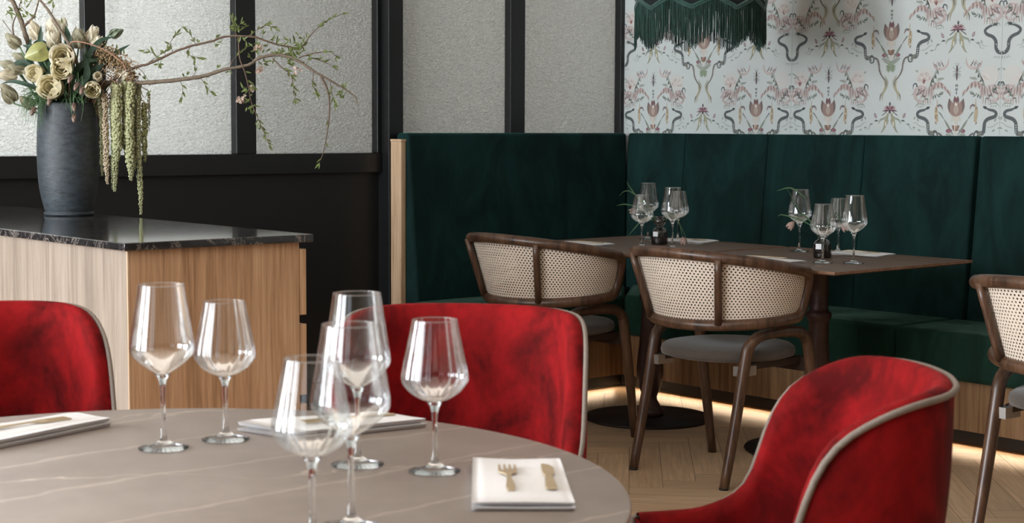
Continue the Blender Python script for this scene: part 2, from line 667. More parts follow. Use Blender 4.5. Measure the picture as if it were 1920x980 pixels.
def floor_mesh():
    V, F, C, UV = [], [], [], []
    w, L = 0.115, 0.69                    # herringbone boards
    rnd = random.Random(3)
    n = 34
    c45 = math.cos(PI / 4)
    g = 0.0008
    for i in range(-n * 2, n * 2):
        for j in range(-8, 22):
            for o in (0, 1):
                if o == 0:
                    x0, y0, dx, dy = i * w + j * L, i * w - j * L, L, w
                else:
                    x0, y0, dx, dy = i * w + j * L + L, i * w - j * L + w - L, w, L
                q = [(x0 + g, y0 + g), (x0 + dx - g, y0 + g), (x0 + dx - g, y0 + dy - g), (x0 + g, y0 + dy - g)]
                cx, cy = x0 + dx / 2, y0 + dy / 2
                X, Y = (cx - cy) * c45, (cx + cy) * c45
                X, Y = Y, X
                if not (X0 - 0.1 < X < XW and Y0 < Y < YB):
                    continue
                k = len(V)
                for (a, b) in q:
                    V.append(((a + b) * c45, (a - b) * c45, 0.0))
                F.append((k, k + 3, k + 2, k + 1))
                s = rnd.uniform(0.84, 1.06)
                t = rnd.uniform(-0.02, 0.02)
                b0 = srgb('d2b494')
                C.append((b0[0] * s * (1 + t), b0[1] * s, b0[2] * s * (1 - t), 1))
                ru, rv = rnd.random() * 9, rnd.random() * 9
                uv = [(ru, rv), (ru + L, rv), (ru + L, rv + w), (ru, rv + w)]
                if o == 1:
                    uv = [(ru, rv), (ru, rv + w), (ru + L, rv + w), (ru + L, rv)]
                UV += [uv[0], uv[3], uv[2], uv[1]]
    return V, F, C, UV


box('floor_slab', (X0, Y0, -0.1), (XW + 0.2, YB + 0.8, -0.001), plain('dark_board_joint', '4a3828', 0.7)).name = 'floor'  # darker brown slab shows as thin joints between the boards
V_, F_, C_, UV_ = floor_mesh()
fl = mesh('floor_boards', V_, F_, M['floor_oak'], bpy.data.objects['floor'], cols=C_)
ul = fl.data.uv_layers.new(name='UVMap')
for i, uv in enumerate(UV_):
    ul.data[i].uv = uv
struct(bpy.data.objects['floor'])
struct(box('ceiling', (X0 - 0.1, Y0 - 0.1, CZ), (XW + 0.2, YB + 0.1, CZ + 0.1), M['ceiling']))
struct(box('wall_right', (XW, Y0, 0), (XW + 0.15, YB + 0.1, CZ), M['paper']))
struct(box('wall_front', (X0, Y0 - 0.15, 0), (XW + 0.15, Y0, CZ), M['wall']))
wl = MB()
ys = [Y0, -0.55, 1.15, 1.75, 3.45, 4.05, 5.75, YB + 0.1]
for i in (0, 2, 4, 6):
    wl.box((X0 - 0.15, ys[i], 0), (X0, ys[i + 1], CZ))
for i in (1, 3, 5):
    wl.box((X0 - 0.15, ys[i], 0), (X0, ys[i + 1], 0.55))
    wl.box((X0 - 0.15, ys[i], 2.95), (X0, ys[i + 1], CZ))
struct(wl.build('wall_left', M['wall'], None, False))
for k, (a, b) in enumerate(((-0.55, 1.15), (1.75, 3.45), (4.05, 5.75))):
    w_ = MB()
    for y in (a, (a + b) / 2 - 0.02, b - 0.05):
        w_.box((X0 - 0.1, y, 0.55), (X0 - 0.04, y + 0.05, 2.95))
    for z in (0.55, 2.1, 2.90):
        w_.box((X0 - 0.1, a + 0.05, z), (X0 - 0.04, b - 0.05, z + 0.05))
    struct(w_.build('window_%d' % (k + 4), M['black'], None, False))

# window wall: black frame with hammered glass; left run recessed 5.5 cm behind the post
YL = 5.915
ft = MB()
ft.box((X0, YL, 0), (4.348, YL + 0.06, 0.10))
ft.box((X0, YL + 0.025, 0.10), (4.348, YL + 0.055, 1.011))
# lower panel stiles, slightly proud
struct(ft.build('wall_back', M['black_panel'], None, False))
pane_top = 2.75
# mullions along the wall
left_m = [(X0, X0 + 0.1), (0.76, 0.85), (1.48, 1.57), (2.20, 2.29), (2.934, 3.022), (3.606, 3.702), (4.326, 4.348)]
rail = struct(bevel(MB().box((X0, YL - 0.006, 1.011), (4.346, YL + 0.05, 1.0965)).build('trim_1', M['black'], None, False), 0.003, 2))
for k, (a, b) in enumerate(left_m):
    struct(bevel(MB().box((a, YL, 1.0965), (b, YL + 0.05, CZ)).build('trim_%d' % (k + 2), M['black'], None, False), 0.003, 2))
for k in range(len(left_m) - 1):
    a, b = left_m[k][1], left_m[k + 1][0]
    win = struct(MB().box((a, YL + 0.042, 1.0965), (b, YL + 0.048, CZ)).build('window_%d' % (k + 10), M['frost'], None, False))
# the wide post and the right run
struct(bevel(MB().box((4.348, YB, 0), (4.427, YB + 0.115, CZ)).build('trim_20', M['black'], None, False), 0.002, 2))
right_m = [(5.054, 5.144), (5.774, 5.815)]
for k, (a, b) in enumerate(right_m):
    struct(bevel(MB().box((a, YB, 1.10), (b, YB + 0.05, CZ)).build('trim_%d' % (k + 21), M['black'], None, False), 0.002, 2))
struct(MB().box((4.427, YB, 0), (5.80, YB + 0.05, 1.10)).build('trim_24', M['black'], None, False))
for k, (a, b) in enumerate(((4.427, 5.054), (5.144, 5.774))):
    struct(MB().box((a, YB + 0.042, 1.10), (b, YB + 0.048, CZ)).build('window_%d' % (k + 1), M['frost'], None, False))
# light well behind the glass
lw = MB()
lw.box((X0, 6.75, -0.1), (XW + 0.3, 6.8, CZ + 0.1))
struct(lw.build('wall_outside', M['wall'], None, False))

# ------------------------------------------------------------------ wallpaper print


def ink(c):
    r, g, b = [int(c[i:i + 2], 16) for i in (0, 2, 4)]
    m_ = (r + g + b) / 3
    r, g, b = [m_ + (v - m_) * .66 for v in (r, g, b)]
    return srgb([v * .95 + w * .05 for v, w in zip((r, g, b), (195, 202, 200))])


class Paper:
    """flat printed shapes on the wall; u runs to the left along the wall from a motif axis, v is height"""

    def __init__(s):
        s.V, s.F, s.C = [], [], []
        s.layer = 0
        s.ax, s.sg = 0, 1

    def poly(s, pts, c):
        s.layer += 1
        x = XW - 0.0004 - (s.layer % 40) * 0.00002
        k = len(s.V)
        for (u, v) in pts:
            y = s.ax + s.sg * u
            s.V.append((x, min(max(y, Y0 + 0.01), YB - 0.002), v))
        s.F.append(tuple(range(k, k + len(pts))))
        s.C.append(ink(c))

    def leaf(s, u, v, L, w, ang, c, n=6):
        ca, sa = math.cos(ang), math.sin(ang)
        P = []
        for i in range(n + 1):
            t = i / n
            P.append((t * L, w * math.sin(PI * t ** 0.8) * 0.5))
        for i in range(n - 1, 0, -1):
            t = i / n
            P.append((t * L, -w * math.sin(PI * t ** 0.8) * 0.5))
        s.poly([(u + a * ca - b * sa, v + a * sa + b * ca) for a, b in P], c)

    def blob(s, u, v, ru, rv, c, n=10, ph=0):
        s.poly([(u + ru * math.cos(2 * PI * i / n + ph), v + rv * math.sin(2 * PI * i / n + ph)) for i in range(n)], c)

    def stroke(s, pts, w, c, smooth=4):
        P = cr([(a, b, 0) for a, b in pts], smooth)
        m = len(P)
        k0 = []
        for i in range(m):
            d = (P[min(i + 1, m - 1)] - P[max(i - 1, 0)])
            d = d.normalized() if d.length > 0 else Vector((1, 0, 0))
            t = i / (m - 1)
            if hasattr(w, '__len__'):
                ww = interp(t, [j / (len(w) - 1) for j in range(len(w))], w)
            else:
                ww = w
            nx, ny = -d.y * ww / 2, d.x * ww / 2
            k0.append(((P[i].x + nx, P[i].y + ny), (P[i].x - nx, P[i].y - ny)))
        s.layer += 1
        x = XW - 0.0004 - (s.layer % 40) * 0.00002
        for i in range(m - 1):
            k = len(s.V)
            for (u, v) in (k0[i][0], k0[i + 1][0], k0[i + 1][1], k0[i][1]):
                s.V.append((x, min(max(s.ax + s.sg * u, Y0 + 0.01), YB - 0.002), v))
            s.F.append((k, k + 1, k + 2, k + 3))
            s.C.append(ink(c))


PW = Paper()
SN = '50575b'


def w_bouquet(z):
    """tulip with tassels, snakes, bracts and tendrils; half drawn, mirrored by the caller. z = tulip centre"""
    p = PW
    # snake
    sn = [(.139, -.006), (.156, -.013), (.178, -.018), (.188, -.028), (.183, -.04), (.168, -.045), (.150, -.051), (.137, -.064), (.134, -.085), (.132, -.108)]
    p.stroke([(a, z + b) for a, b in sn], [.004, .010, .012, .013, .014, .015, .015, .014, .015, .013], SN)
    p.leaf(.146, z - .008, -.022, .012, -0.35, '3c4246')
    for k in range(4):
        p.blob(.134, z - .075 - k * .009, .0035, .003, 'b9bcb6', 5)
    # knot and lower dark coils
    p.stroke([(.132, z - .108), (.118, z - .112), (.100, z - .100), (.088, z - .112), (.092, z - .128), (.106, z - .128), (.108, z - .114), (.098, z - .104)], [.013, .011, .009, .007, .006, .005, .004, .003], '5a5f5c')
    p.leaf(.128, z - .098, -.04, .016, 0.7, '73766c')
    p.stroke([(.085, z - .108), (.068, z - .118), (.060, z - .14), (.058, z - .163), (.042, z - .19), (.026, z - .205), (.022, z - .228), (.036, z - .252), (.050, z - .27), (.052, z - .292)], [.008, .008, .007, .007, .006, .006, .006, .006, .005, .002], '6c6a60')
    p.stroke([(.030, z - .185), (.015, z - .21), (.02, z - .235), (.036, z - .262), (.040, z - .29)], [.004, .008, .008, .006, .002], 'a3a382')
    p.stroke([(.036, z - .20), (.027, z - .23), (.042, z - .262), (.047, z - .283)], [.003, .006, .005, .002], 'b6a87e')
    for k in range(7):
        p.leaf(.062 - k * .003, z - .13 - k * .009, .012, .005, 0.4, '84706d')
    # bracts and stem
    p.leaf(.048, z - .10, .034, .017, 3.05, '8a4a58')
    p.leaf(.040, z - .10, .018, .007, 3.05, 'a8626c')
    p.stroke([(.004, z - .04), (.004, z - .115)], [.006, .004], 'd7c6b2')
    p.stroke([(.010, z - .04), (.012, z - .058)], .004, 'd2c2a6')
    p.stroke([(.018, z - .042), (.021, z - .06)], .003, 'cbbfa2')
    p.leaf(.008, z - .098, .034, .022, 2.45, '8d6350')
    p.leaf(.012, z - .092, .024, .010, 2.45, 'a47d64')
    p.stroke([(.010, z - .118), (.024, z - .098), (.040, z - .075), (.056, z - .052)], [.002, .008, .010, .003], '7f8c7a')
    p.stroke([(.058, z - .050), (.076, z - .028), (.085, z - .020)], [.003, .006, .001], '6f7a74')
    p.stroke([(.012, z - .125), (.030, z - .11), (.045, z - .118)], [.002, .005, .001], '9aa796')
    # starburst
    for k in range(7):
        a = 1.57 + (k - 0.2) * 0.42
        p.leaf(.001, z - .155, .036 - 0.002 * k, .010, a, ('8aa07a', '78916a')[k % 2])
    p.leaf(.006, z - .138, .06, .018, 2.72, '99a294')
    for k in range(4):
        p.leaf(.014 + k * .01, z - .134 + k * .005, .016, .004, 1.9, '868f82')
    # tassel
    p.stroke([(.093, z + .03), (.092, z + .008), (.096, z - .014), (.094, z - .04), (.09, z - .062)], [.002, .004, .014, .018, .010], 'b9a37c')
    for k in range(7):
        p.leaf(.100 - (k % 2) * .008, z - .002 - k * .010, .014, .006, -2.2 + (k % 2) * 1.2, ('8e7752', 'a5764f', 'c6b38a')[k % 3])
    p.stroke([(.090, z + .002), (.078, z + .006), (.068, z - .002), (.066, z - .012)], [.008, .009, .007, .002], '6f6668')
    for k in range(5):
        p.leaf(.089 - k * .006, z + .004 - (k - 2) ** 2 * .001, .008, .003, -1.2, 'b89aa0')
    # tulip half
    p.leaf(.0, z - .042, .078, .044, 1.12, 'b08f86')
    p.leaf(.022, z - .028, .064, .026, 1.38, '755f5c')
    p.leaf(.002, z - .040, .066, .034, 1.22, '9c7a6c')
    p.leaf(.002, z + .008, .036, .018, 1.40, '7c4c50')
    p.leaf(.0, z - .034, .046, .020, 1.50, 'b5a08c')
    p.leaf(.002, z + .0, .022, .007, 1.5, 'd9cfc2')
    p.stroke([(.001, z - .04), (.001, z + .004)], .0016, '8c6a60', 1)
    # side twigs under the snake
    p.stroke([(.150, z - .085), (.175, z - .080), (.195, z - .066), (.21, z - .066)], [.003, .004, .003, .001], 'a3a8a4')
    for a, b, r in ((.18, -.062, 1.0), (.195, -.088, .2), (.205, -.054, 2.0), (.17, -.10, .4)):
        p.leaf(a, z + b, .018, .007, r, '8e9a8e')


def w_spider(z):
    p = PW
    for k in range(6):
        p.leaf(.001, z - .006, .020 + .004 * k, .007, 1.50 - k * 0.32, ('8a4558', 'b78a92', '6d3b49')[k % 3])
    for k in range(4):
        p.leaf(.012 + .006 * k, z - .010 - .004 * k, .014, .004, -0.6, '5f4a52')
    p.leaf(0, z + .012, .018, .009, 1.57, '474a48')
    p.blob(.0, z - .012, .006, .008, '4e3640', 8)
    p.stroke([(.006, z - .018), (.014, z - .04), (.018, z - .062), (.034, z - .092), (.046, z - .102)], [.006, .012, .012, .007, .001], '96987a')
    p.stroke([(.012, z - .02), (.022, z - .05), (.030, z - .078)], [.004, .009, .002], 'a9a16a')
    p.stroke([(.014, z - .03), (.032, z - .042), (.048, z - .048), (.058, z - .066)], [.003, .009, .008, .001], '8f9c88')
    p.stroke([(.018, z - .055), (.021, z - .073)], .005, 'ddd9cc')
    p.stroke([(.006, z - .045), (.009, z - .068)], [.005, .002], '9aa3a0')
    p.leaf(.068, z - .040, .026, .012, 1.1, '8f6b74')
    p.leaf(.070, z - .036, .016, .005, 1.1, 'c2a3a4')
    p.stroke([(.060, z - .052), (.070, z - .050), (.078, z - .054)], [.004, .007, .002], '4f5654')
    p.stroke([(.082, z - .062), (.10, z - .068), (.108, z - .085), (.128, z - .088)], [.002, .004, .003, .001], '95a09b')
    p.leaf(.088, z - .064, .016, .008, -0.2, '7e8f83')


def w_wasp(z):
    p = PW
    p.leaf(0, z + .012, .020, .007, 1.57, '3b3436')
    p.blob(0, z + .012, .005, .007, '5a3c3e', 8)
    p.leaf(0, z + .008, -.040, .010, 1.57, '6c5c58')
    for k in range(4):
        p.stroke([(0, z + .0 - k * .007), (.004, z - .001 - k * .007)], .003, '3a3334', 1)
    p.stroke([(.002, z + .026), (.008, z + .042)], .0016, '6a6868', 1)
    for dz, da in ((.014, .5), (.008, -.1), (.002, -.6)):
        p.stroke([(.003, z + dz), (.014, z + dz + .010 * da), (.019, z + dz + .024 * da)], .0016, '6d6a6a', 1)
    p.leaf(.004, z + .008, -.03, .006, 1.85, 'a9adab')
    for k, dz in enumerate((-.044, -.060, -.074)):
        p.leaf((-.003, .003, 0)[k], z + dz, -.013, .006, 1.5, '747c7a')


def w_peony(u0, z, s=1):
    """pink feathery peony beast, centred on u0"""
    p = PW
    q = lambda a: u0 + s * a
    an = lambda r: r if s > 0 else PI - r
    rr = random.Random(17)
    p.blob(q(-.03), z + .052, .042, .040, 'c9c8c2', 16)
    for k in range(11):                      # pale ruffled head
        a = .1 + k * .30
        p.leaf(q(-.032), z + .036, .040, .012, an(a), ('cfc2b9', 'c3b3ad', 'd3cbc2')[k % 3])
    for k in range(9):
        a = .2 + k * .33
        p.leaf(q(-.032 + .022 * math.cos(a)), z + .036 + .022 * math.sin(a), .016, .003, an(a), ('a89a98', 'b5938f')[k % 2])
    p.leaf(q(-.036), z + .020, .032, .016, an(1.45), 'c9a79a')
    for k in range(4):
        p.leaf(q(-.036), z + .022, .024, .0045, an(1.05 + k * .28), ('7c3f42', 'a06258')[k % 2])
    p.stroke([(q(-.040), z + .046), (q(-.055), z + .066), (q(-.072), z + .078)], [.004, .004, .001], '74786f')
    p.leaf(q(-.062), z + .070, .020, .008, an(2.6), '98a093')
    p.leaf(q(-.056), z + .062, .016, .007, an(3.5), '8d968a')
    # horn and stamens
    p.stroke([(q(.084), z + .124), (q(.078), z + .100), (q(.060), z + .084), (q(.036), z + .082), (q(.016), z + .092), (q(.008), z + .112)], [.002, .009, .012, .012, .008, .002], 'bfa6a2')
    p.stroke([(q(.080), z + .112), (q(.066), z + .090), (q(.044), z + .080)], [.001, .004, .002], 'd3c6be')
    for k in range(9):
        p.leaf(q(.062 - .007 * k), z + .090 + (k % 3) * .007, .014, .0045, an(2.2 - k * .28), ('8f5560', '695a5e', 'c09a9c')[k % 3])
    p.stroke([(q(.030), z + .086), (q(.020), z + .060), (q(.004), z + .030), (q(-.006), z + .012)], [.006, .009, .008, .003], '9aa193')
    for k in range(8):
        p.leaf(q(.030 - .005 * k), z + .078 - .009 * k, .017, .0055, an(-1.2 + (k % 2) * .7), ('515e56', '7c8a7d', '434e49')[k % 3])
    # feathered claw sweeping outwards
    for k in range(12):
        t = k / 11
        cu, cv = .010 + .078 * t, z + .012 + .022 * math.sin(PI * min(1, t * 1.15)) - .026 * t
        p.leaf(q(cu), cv + .008, .032 - .010 * t, .012 - .004 * t, an(-1.75 + .75 * t), ('a98a86', 'bb9d96', '977a74', 'c4aca4')[k % 4])
    for k in range(9):
        t = k / 8
        p.leaf(q(.016 + .070 * t), z + .014 - .028 * t + .02 * math.sin(PI * t), .024, .004, an(-1.6 + .6 * t), ('7f6560', 'd0bfb6')[k % 2])
    p.leaf(q(.026), z + .036, .040, .012, an(.20), '9fa69b')
    for k in range(4):
        p.leaf(q(.034 + .008 * k), z + .038, .012, .003, an(1.0), '838b80')
    # breast plumes
    for k in range(14):
        p.leaf(q(.010 - .0052 * k), z + .016 - .005 * (k % 3), .050 + .006 * (k % 3), .0065, an(-1.45 - .07 * k), ('c8b3ab', 'a98c88', 'bda39b', '8f7773')[k % 4])
    for k in range(7):
        p.leaf(q(.014 + .006 * k), z - .026 + .004 * (k % 3), .019, .0065, an(-1.6 + .4 * k), ('74837a', '56655d', '8f9b8f')[k % 3])
    for k in range(6):
        p.leaf(q(-.004 - .010 * k), z - .040, .026, .0045, an(-1.35 - .12 * k), ('bfa29c', '9a7f7b')[k % 2])
    # scroll with leafy heart
    p.stroke([(q(-.022), z + .006), (q(-.052), z + .010), (q(-.076), z - .006), (q(-.076), z - .032), (q(-.058), z - .050), (q(-.036), z - .050)], [.006, .012, .014, .013, .010, .003], 'bda6a2')
    for k in range(10):
        a = .5 + k * .42
        p.leaf(q(-.052 + .026 * math.cos(a)), z - .020 + .026 * math.sin(a), .013, .004, an(a + 1.2), ('98807d', 'd2c3bb')[k % 2])
    for k in range(12):
        p.leaf(q(-.030 - .0035 * k), z - .042 + .004 * k, .021, .0065, an(.7 + (k % 3) * .75 - .6), ('55635b', '7e8b81', '445049')[k % 3])
    for k in range(5):
        p.leaf(q(-.028 - .006 * k), z - .002 - .004 * k, .016, .005, an(3.5), '8a6368')
    p.stroke([(q(-.066), z + .010), (q(-.074), z + .024), (q(-.086), z + .018), (q(-.088), z + .0)], [.004, .005, .004, .001], '3a4143')
    p.stroke([(q(-.026), z - .066), (q(-.05), z - .060), (q(-.068), z - .064), (q(-.074), z - .076)], [.002, .005, .004, .001], '8f9d92')
    for k in range(3):
        p.leaf(q(-.04 - .01 * k), z - .068, .008, .005, an(-1.5), '8c998d')


def w_upair(z):
    p = PW
    p.stroke([(.034, z + .072), (.060, z + .066), (.080, z + .052), (.072, z + .036), (.044, z + .024), (.030, z + .006), (.028, z - .02), (.018, z - .036), (.0, z - .042)],
             [.004, .010, .012, .013, .014, .015, .015, .015, .013], SN)
    p.leaf(.044, z + .072, -.024, .012, -0.2, '3c4246')
    for k in range(4):
        p.blob(.027 - k * .006, z - .006 - k * .010, .0032, .003, 'b9bcb6', 5)
    p.stroke([(.06, z - .012), (.085, z - .01), (.10, z + .004), (.118, z + .006)], [.001, .003, .003, .001], 'a3aba7')
    p.leaf(.09, z + .002, .016, .006, .9, '8fa094')
    for k in range(4):
        p.leaf(.001 + .009 * k, z - .052, .014, .003, -1.55 + .3 * k, '83918f')


PH, PV = 1.07, 0.64
for kv in range(-2, 3):
    for ka in range(-6, 4):
        A = 4.261 + PH * ka
        if A - .6 > YB + .2 or A < -1.6:
            continue
        zt = 1.622 + PV * kv
        full = abs(kv) <= 1
        if zt - .35 > CZ - .1 or zt < 1.0:
            continue
        for sg in (1, -1):
            for ax, off, sp_off in ((A, 0.0, -.325), (A + .328, -.318, 0.0), (A - .328, -.318, 0.0)):
                if ax > YB + .12:
                    continue
                PW.ax, PW.sg = ax, sg
                w_bouquet(zt + off)
                w_spider(zt + (sp_off if ax == A else .002))
                w_wasp(zt + (-.182 if ax != A else -.182 + .318))
                # peonies either side
            for ax, zz in ((A + .328, zt - .245), (A - .328, zt - .245)):
                PW.ax, PW.sg = ax, sg
                if ax <= YB + .1:
                    w_peony(.125, zz, -1)
            PW.ax, PW.sg = A, sg
            w_peony(.185, zt + .075, -1)
            PW.ax, PW.sg = A + PH / 2, sg
            if PW.ax < YB + .12:
                w_upair(zt - .065)
                w_peony(.085, zt + .075, 1)
wp = mesh('wallpaper_pattern', PW.V, PW.F, M['wallpaper_print'], bpy.data.objects['wall_right'], cols=PW.C)
wp['kind'] = 'structure'
sm = MB()
for y in (3.728, 2.658, 4.798):
    sm.box((XW - 0.0012, y - .001, 1.19), (XW, y + .001, CZ))
sj = sm.build('wallpaper_seam', plain('paper_seam', 'b4bbb9', 0.8), bpy.data.objects['wall_right'], False)
sj['kind'] = 'structure'

# ------------------------------------------------------------------ banquette
XS, YS = 5.29, 5.33                 # seat fronts
ZS, ZT = 0.45, 1.185                # seat height, back height


def back_panel(y0, y1, mat, parent, puff=0.012, name='backrest_channel', axis='x', c0=None, c1=None):
    """one upholstered channel; axis 'x': faces -X between y0 and y1; axis 'y': faces -Y between x0 and x1"""
    nu, nv = 14, 22
    g = 0.0015

    def prof(v):
        # v 0..1 up the front, then over the top to the back
        z = ZS - .03 + (ZT - ZS + .03) * min(v / .86, 1)
        d = lerp(.0, .07, (z - ZS) / (ZT - ZS))      # 0 at the foot (proud), .07 further back at the top
        if v < .80:
            return d, z
        t = (v - .80) / .20 * PI / 2
        zc, dc = ZT - .022, lerp(0, .07, (ZT - .022 - ZS) / (ZT - ZS))
        return dc + .05 * (1 - math.cos(t)) * .9 + 0.004, zc + .022 * math.sin(t)

    def pt(u, v):
        d, z = prof(v)
        e = min(u, 1 - u) * abs(y1 - y0)
        edge = 1 - max(0, 1 - e / .018) ** 2
        pf = puff * edge
        y = lerp(y0 + g, y1 - g, u)
        if axis == 'x':
            return (XB + d - pf + .012, y, z)
        return (y, YF + d - pf + .012, z)
    mb = MB()
    mb.grid(pt, nu, nv)
    # close the two ends and the back
    o = mb.build(name, mat, parent, True)
    mod(o, 'SOLIDIFY', thickness=0.03, offset=-1 if axis == 'x' else 1)
    return o


XB, YF = 5.67, 5.70                 # front of the backs at seat level
XEND = 4.382

# --- long right-hand section (runs along the wallpapered wall)
b1 = thing('banquette', 'long dark green velvet corner bench under the floral wallpaper, behind the two square tables', 'bench', (0, 0, 0), 0, 'green velvet banquette sections')


def full_back(name, y0, y1, parent, mat, bv=0.02):
    e = 0.001
    return hexa(name, [(XB, y0 + e, ZS - .04), (XW - .004, y0 + e, ZS - .04), (XW - .004, y1 - e, ZS - .04), (XB, y1 - e, ZS - .04),
                       (XB + .07, y0 + e, ZT), (XW - .004, y0 + e, ZT), (XW - .004, y1 - e, ZT), (XB + .07, y1 - e, ZT)], mat, parent, bv, 5)


seams = [3.795, 4.345, 4.88, 5.385, 5.772]
for i in range(4):
    full_back('backrest_channel', seams[i], seams[i + 1], b1, M['green'], 0.012)
# seat cushion, mitred at the corner
zb = .265
o = hexa('seat_cushion', [(XS, 3.845, zb), (XB + .02, 3.845, zb), (XB + .02, 5.69, zb), (XS, YS + .003, zb),
                          (XS, 3.845, ZS), (XB + .02, 3.845, ZS), (XB + .02, 5.69, ZS), (XS, YS + .003, ZS)], M['green_seat'], b1, 0.022, 5)
hexa('base_panel', [(5.33, 3.845, .075), (5.36, 3.845, .075), (5.36, 5.41, .075), (5.33, 5.385, .075),
                    (5.33, 3.845, zb), (5.36, 3.845, zb), (5.36, 5.41, zb), (5.33, 5.385, zb)], M['oak_base'], b1)
hexa('plinth_rail', [(5.33, 3.845, .03), (5.35, 3.845, .03), (5.35, 5.40, .03), (5.33, 5.385, .03),
                     (5.33, 3.845, .0745), (5.35, 3.845, .0745), (5.35, 5.40, .0745), (5.33, 5.385, .0745)], M['skirt'], b1)
box('plinth', (5.46, 3.845, 0), (XB + .10, 5.45, .10), M['skirt'], b1)

# --- next section to the right
b2 = thing('banquette', 'dark green velvet bench section at the right edge, past the deep vertical gap', 'bench', (0, 0, 0), 0, 'green velvet banquette sections')
ys2 = [3.785, 3.2, 2.65, 2.1, 1.55]
for i in range(4):
    full_back('backrest_channel', ys2[i + 1], ys2[i] - (0.006 if i == 0 else 0), b2, M['green'], 0.014)
hexa('seat_cushion', [(XS - .004, 1.55, zb), (XB + .02, 1.55, zb), (XB + .02, 3.840, zb), (XS - .004, 3.840, zb),
                      (XS - .004, 1.55, ZS), (XB + .02, 1.55, ZS), (XB + .02, 3.840, ZS), (XS - .004, 3.840, ZS)], M['green_seat'], b2, 0.024, 5)
box('base_panel', (5.33, 1.55, .075), (5.36, 3.844, zb), M['oak_base'], b2)
box('plinth_rail', (5.33, 1.55, .03), (5.35, 3.844, .0745), M['skirt'], b2)
box('plinth', (5.46, 1.55, 0), (XB + .10, 3.844, .10), M['skirt'], b2)

# --- left section, back against the window wall
b3 = thing('banquette', 'short dark green velvet bench section against the frosted windows with an oak end panel', 'bench', (0, 0, 0), 0, 'green velvet banquette sections')
hexa('backrest', [(XEND, YF, ZS - .04), (XB - .004, YF, ZS - .04), (XB - .004, YB - .004, ZS - .04), (XEND, YB - .004, ZS - .04),
                  (XEND, YF + .07, ZT), (XB + .066, YF + .07, ZT), (XB + .066, YB - .004, ZT), (XEND, YB - .004, ZT)], M['green'], b3, 0.016, 5)
hexa('seat_cushion', [(XEND - .03, YS, zb), (XS - .004, YS, zb), (XB - .003, YF + .01, zb), (XEND - .03, YF + .01, zb),
                      (XEND - .03, YS, ZS), (XS - .004, YS, ZS), (XB - .003, YF + .01, ZS), (XEND - .03, YF + .01, ZS)], M['green_seat'], b3, 0.022, 5)
box('base_panel', (XEND - .03, 5.385, .075), (5.328, 5.41, zb), M['oak_base'], b3)
box('plinth_rail', (XEND - .03, 5.385, .03), (5.328, 5.40, .0745), M['skirt'], b3)
box('plinth', (XEND, 5.51, 0), (5.455, 5.80, .10), M['skirt'], b3)
box('end_panel', (4.354, YF + .08, 0), (XEND - .003, YB - .004, 1.147), M['oak_edge'], b3, 0.001, 1)
box('end_cap', (4.352, YF + .078, 1.147), (XEND - .001, YB - .003, 1.158), M['oak_edge'], b3, 0.001, 1)


# LED light falling on the floor
# warm LED line in the recess behind the rail, shining out over the floor
def led_light(loc, rot, length, power):
    return area('plinth_light', loc, rot, .012, length, power, (1.0, 0.74, 0.48))


led_light((5.425, 4.62, .043), (0, PI / 2, 0), 1.56, 2.0)
led_light((5.425, 2.70, .043), (0, PI / 2, 0), 2.2, 2.8)
o = led_light((4.87, 5.475, .043), (0, PI / 2, -PI / 2), 1.0, 1.3)
o.rotation_euler = Matrix(((0, 1, 0), (0, 0, 1), (1, 0, 0))).to_euler()

# ------------------------------------------------------------------ service cabinet
cab = thing('service_cabinet', 'waist-high oak service cabinet carrying the tall charcoal vase', 'cabinet', (0, 0, 0))
CX0, CX1, CY0, CY1, CH = 1.921, 2.452, 3.664, 5.50, 0.909
box('back_panel', (CX0, CY0 + .003, .06), (CX0 + .02, CY1, CH), M['oak_pale'], cab, 0.001, 1)
# end panel with the notches of the handle-less drawers
box('end_panel', (CX0 + .003, CY0, .06), (CX1 - .030, CY0 + .02, CH), M['oak_warm'], cab, 0.001, 1)
box('edge_strip', (CX0 - .001, CY0 - .001, .06), (CX0 + .0035, CY0 + .0035, CH), M['oak_edge'], cab)
box('carcass', (CX0 + .02, CY0 + .02, .06), (CX1 - .030, CY1, CH), M['oak_warm'], cab)
for k, (za, zc_) in enumerate(((.715, .891), (.50, .690), (.28, .475), (.07, .255))):
    box('drawer', (CX1 - .029, CY0, za), (CX1 - .008, CY1, zc_), M['oak_warm'], cab, 0.001, 1)
box('plinth', (CX0 + .03, CY0 + .03, 0), (CX1 - .06, CY1, .06), M['skirt'], cab)
box('worktop', (CX0 - .016, CY0 - .016, CH + .0005), (CX1 + .006, CY1 + .02, .93), M['granite'], cab, 0.003, 2)

# ------------------------------------------------------------------ round table
RT = (1.001, 1.924)
rt_ = thing('round_table', 'large round table with pale-veined greige stone top in the foreground', 'table', (RT[0], RT[1], 0))
MB().lathe([(0.0, .715), (.640, .715), (.6545, .722), (.6565, .730), (.6565, .736), (.6540, .740), (0.0, .740)], 160).build('tabletop', M['stone'], rt_)
MB().lathe([(.30, 0), (.30, .012), (.05, .03), (.045, .10), (.045, .60), (.11, .70), (.18, .714), (0, .7145)], 48).build('pedestal', M['iron'], rt_)


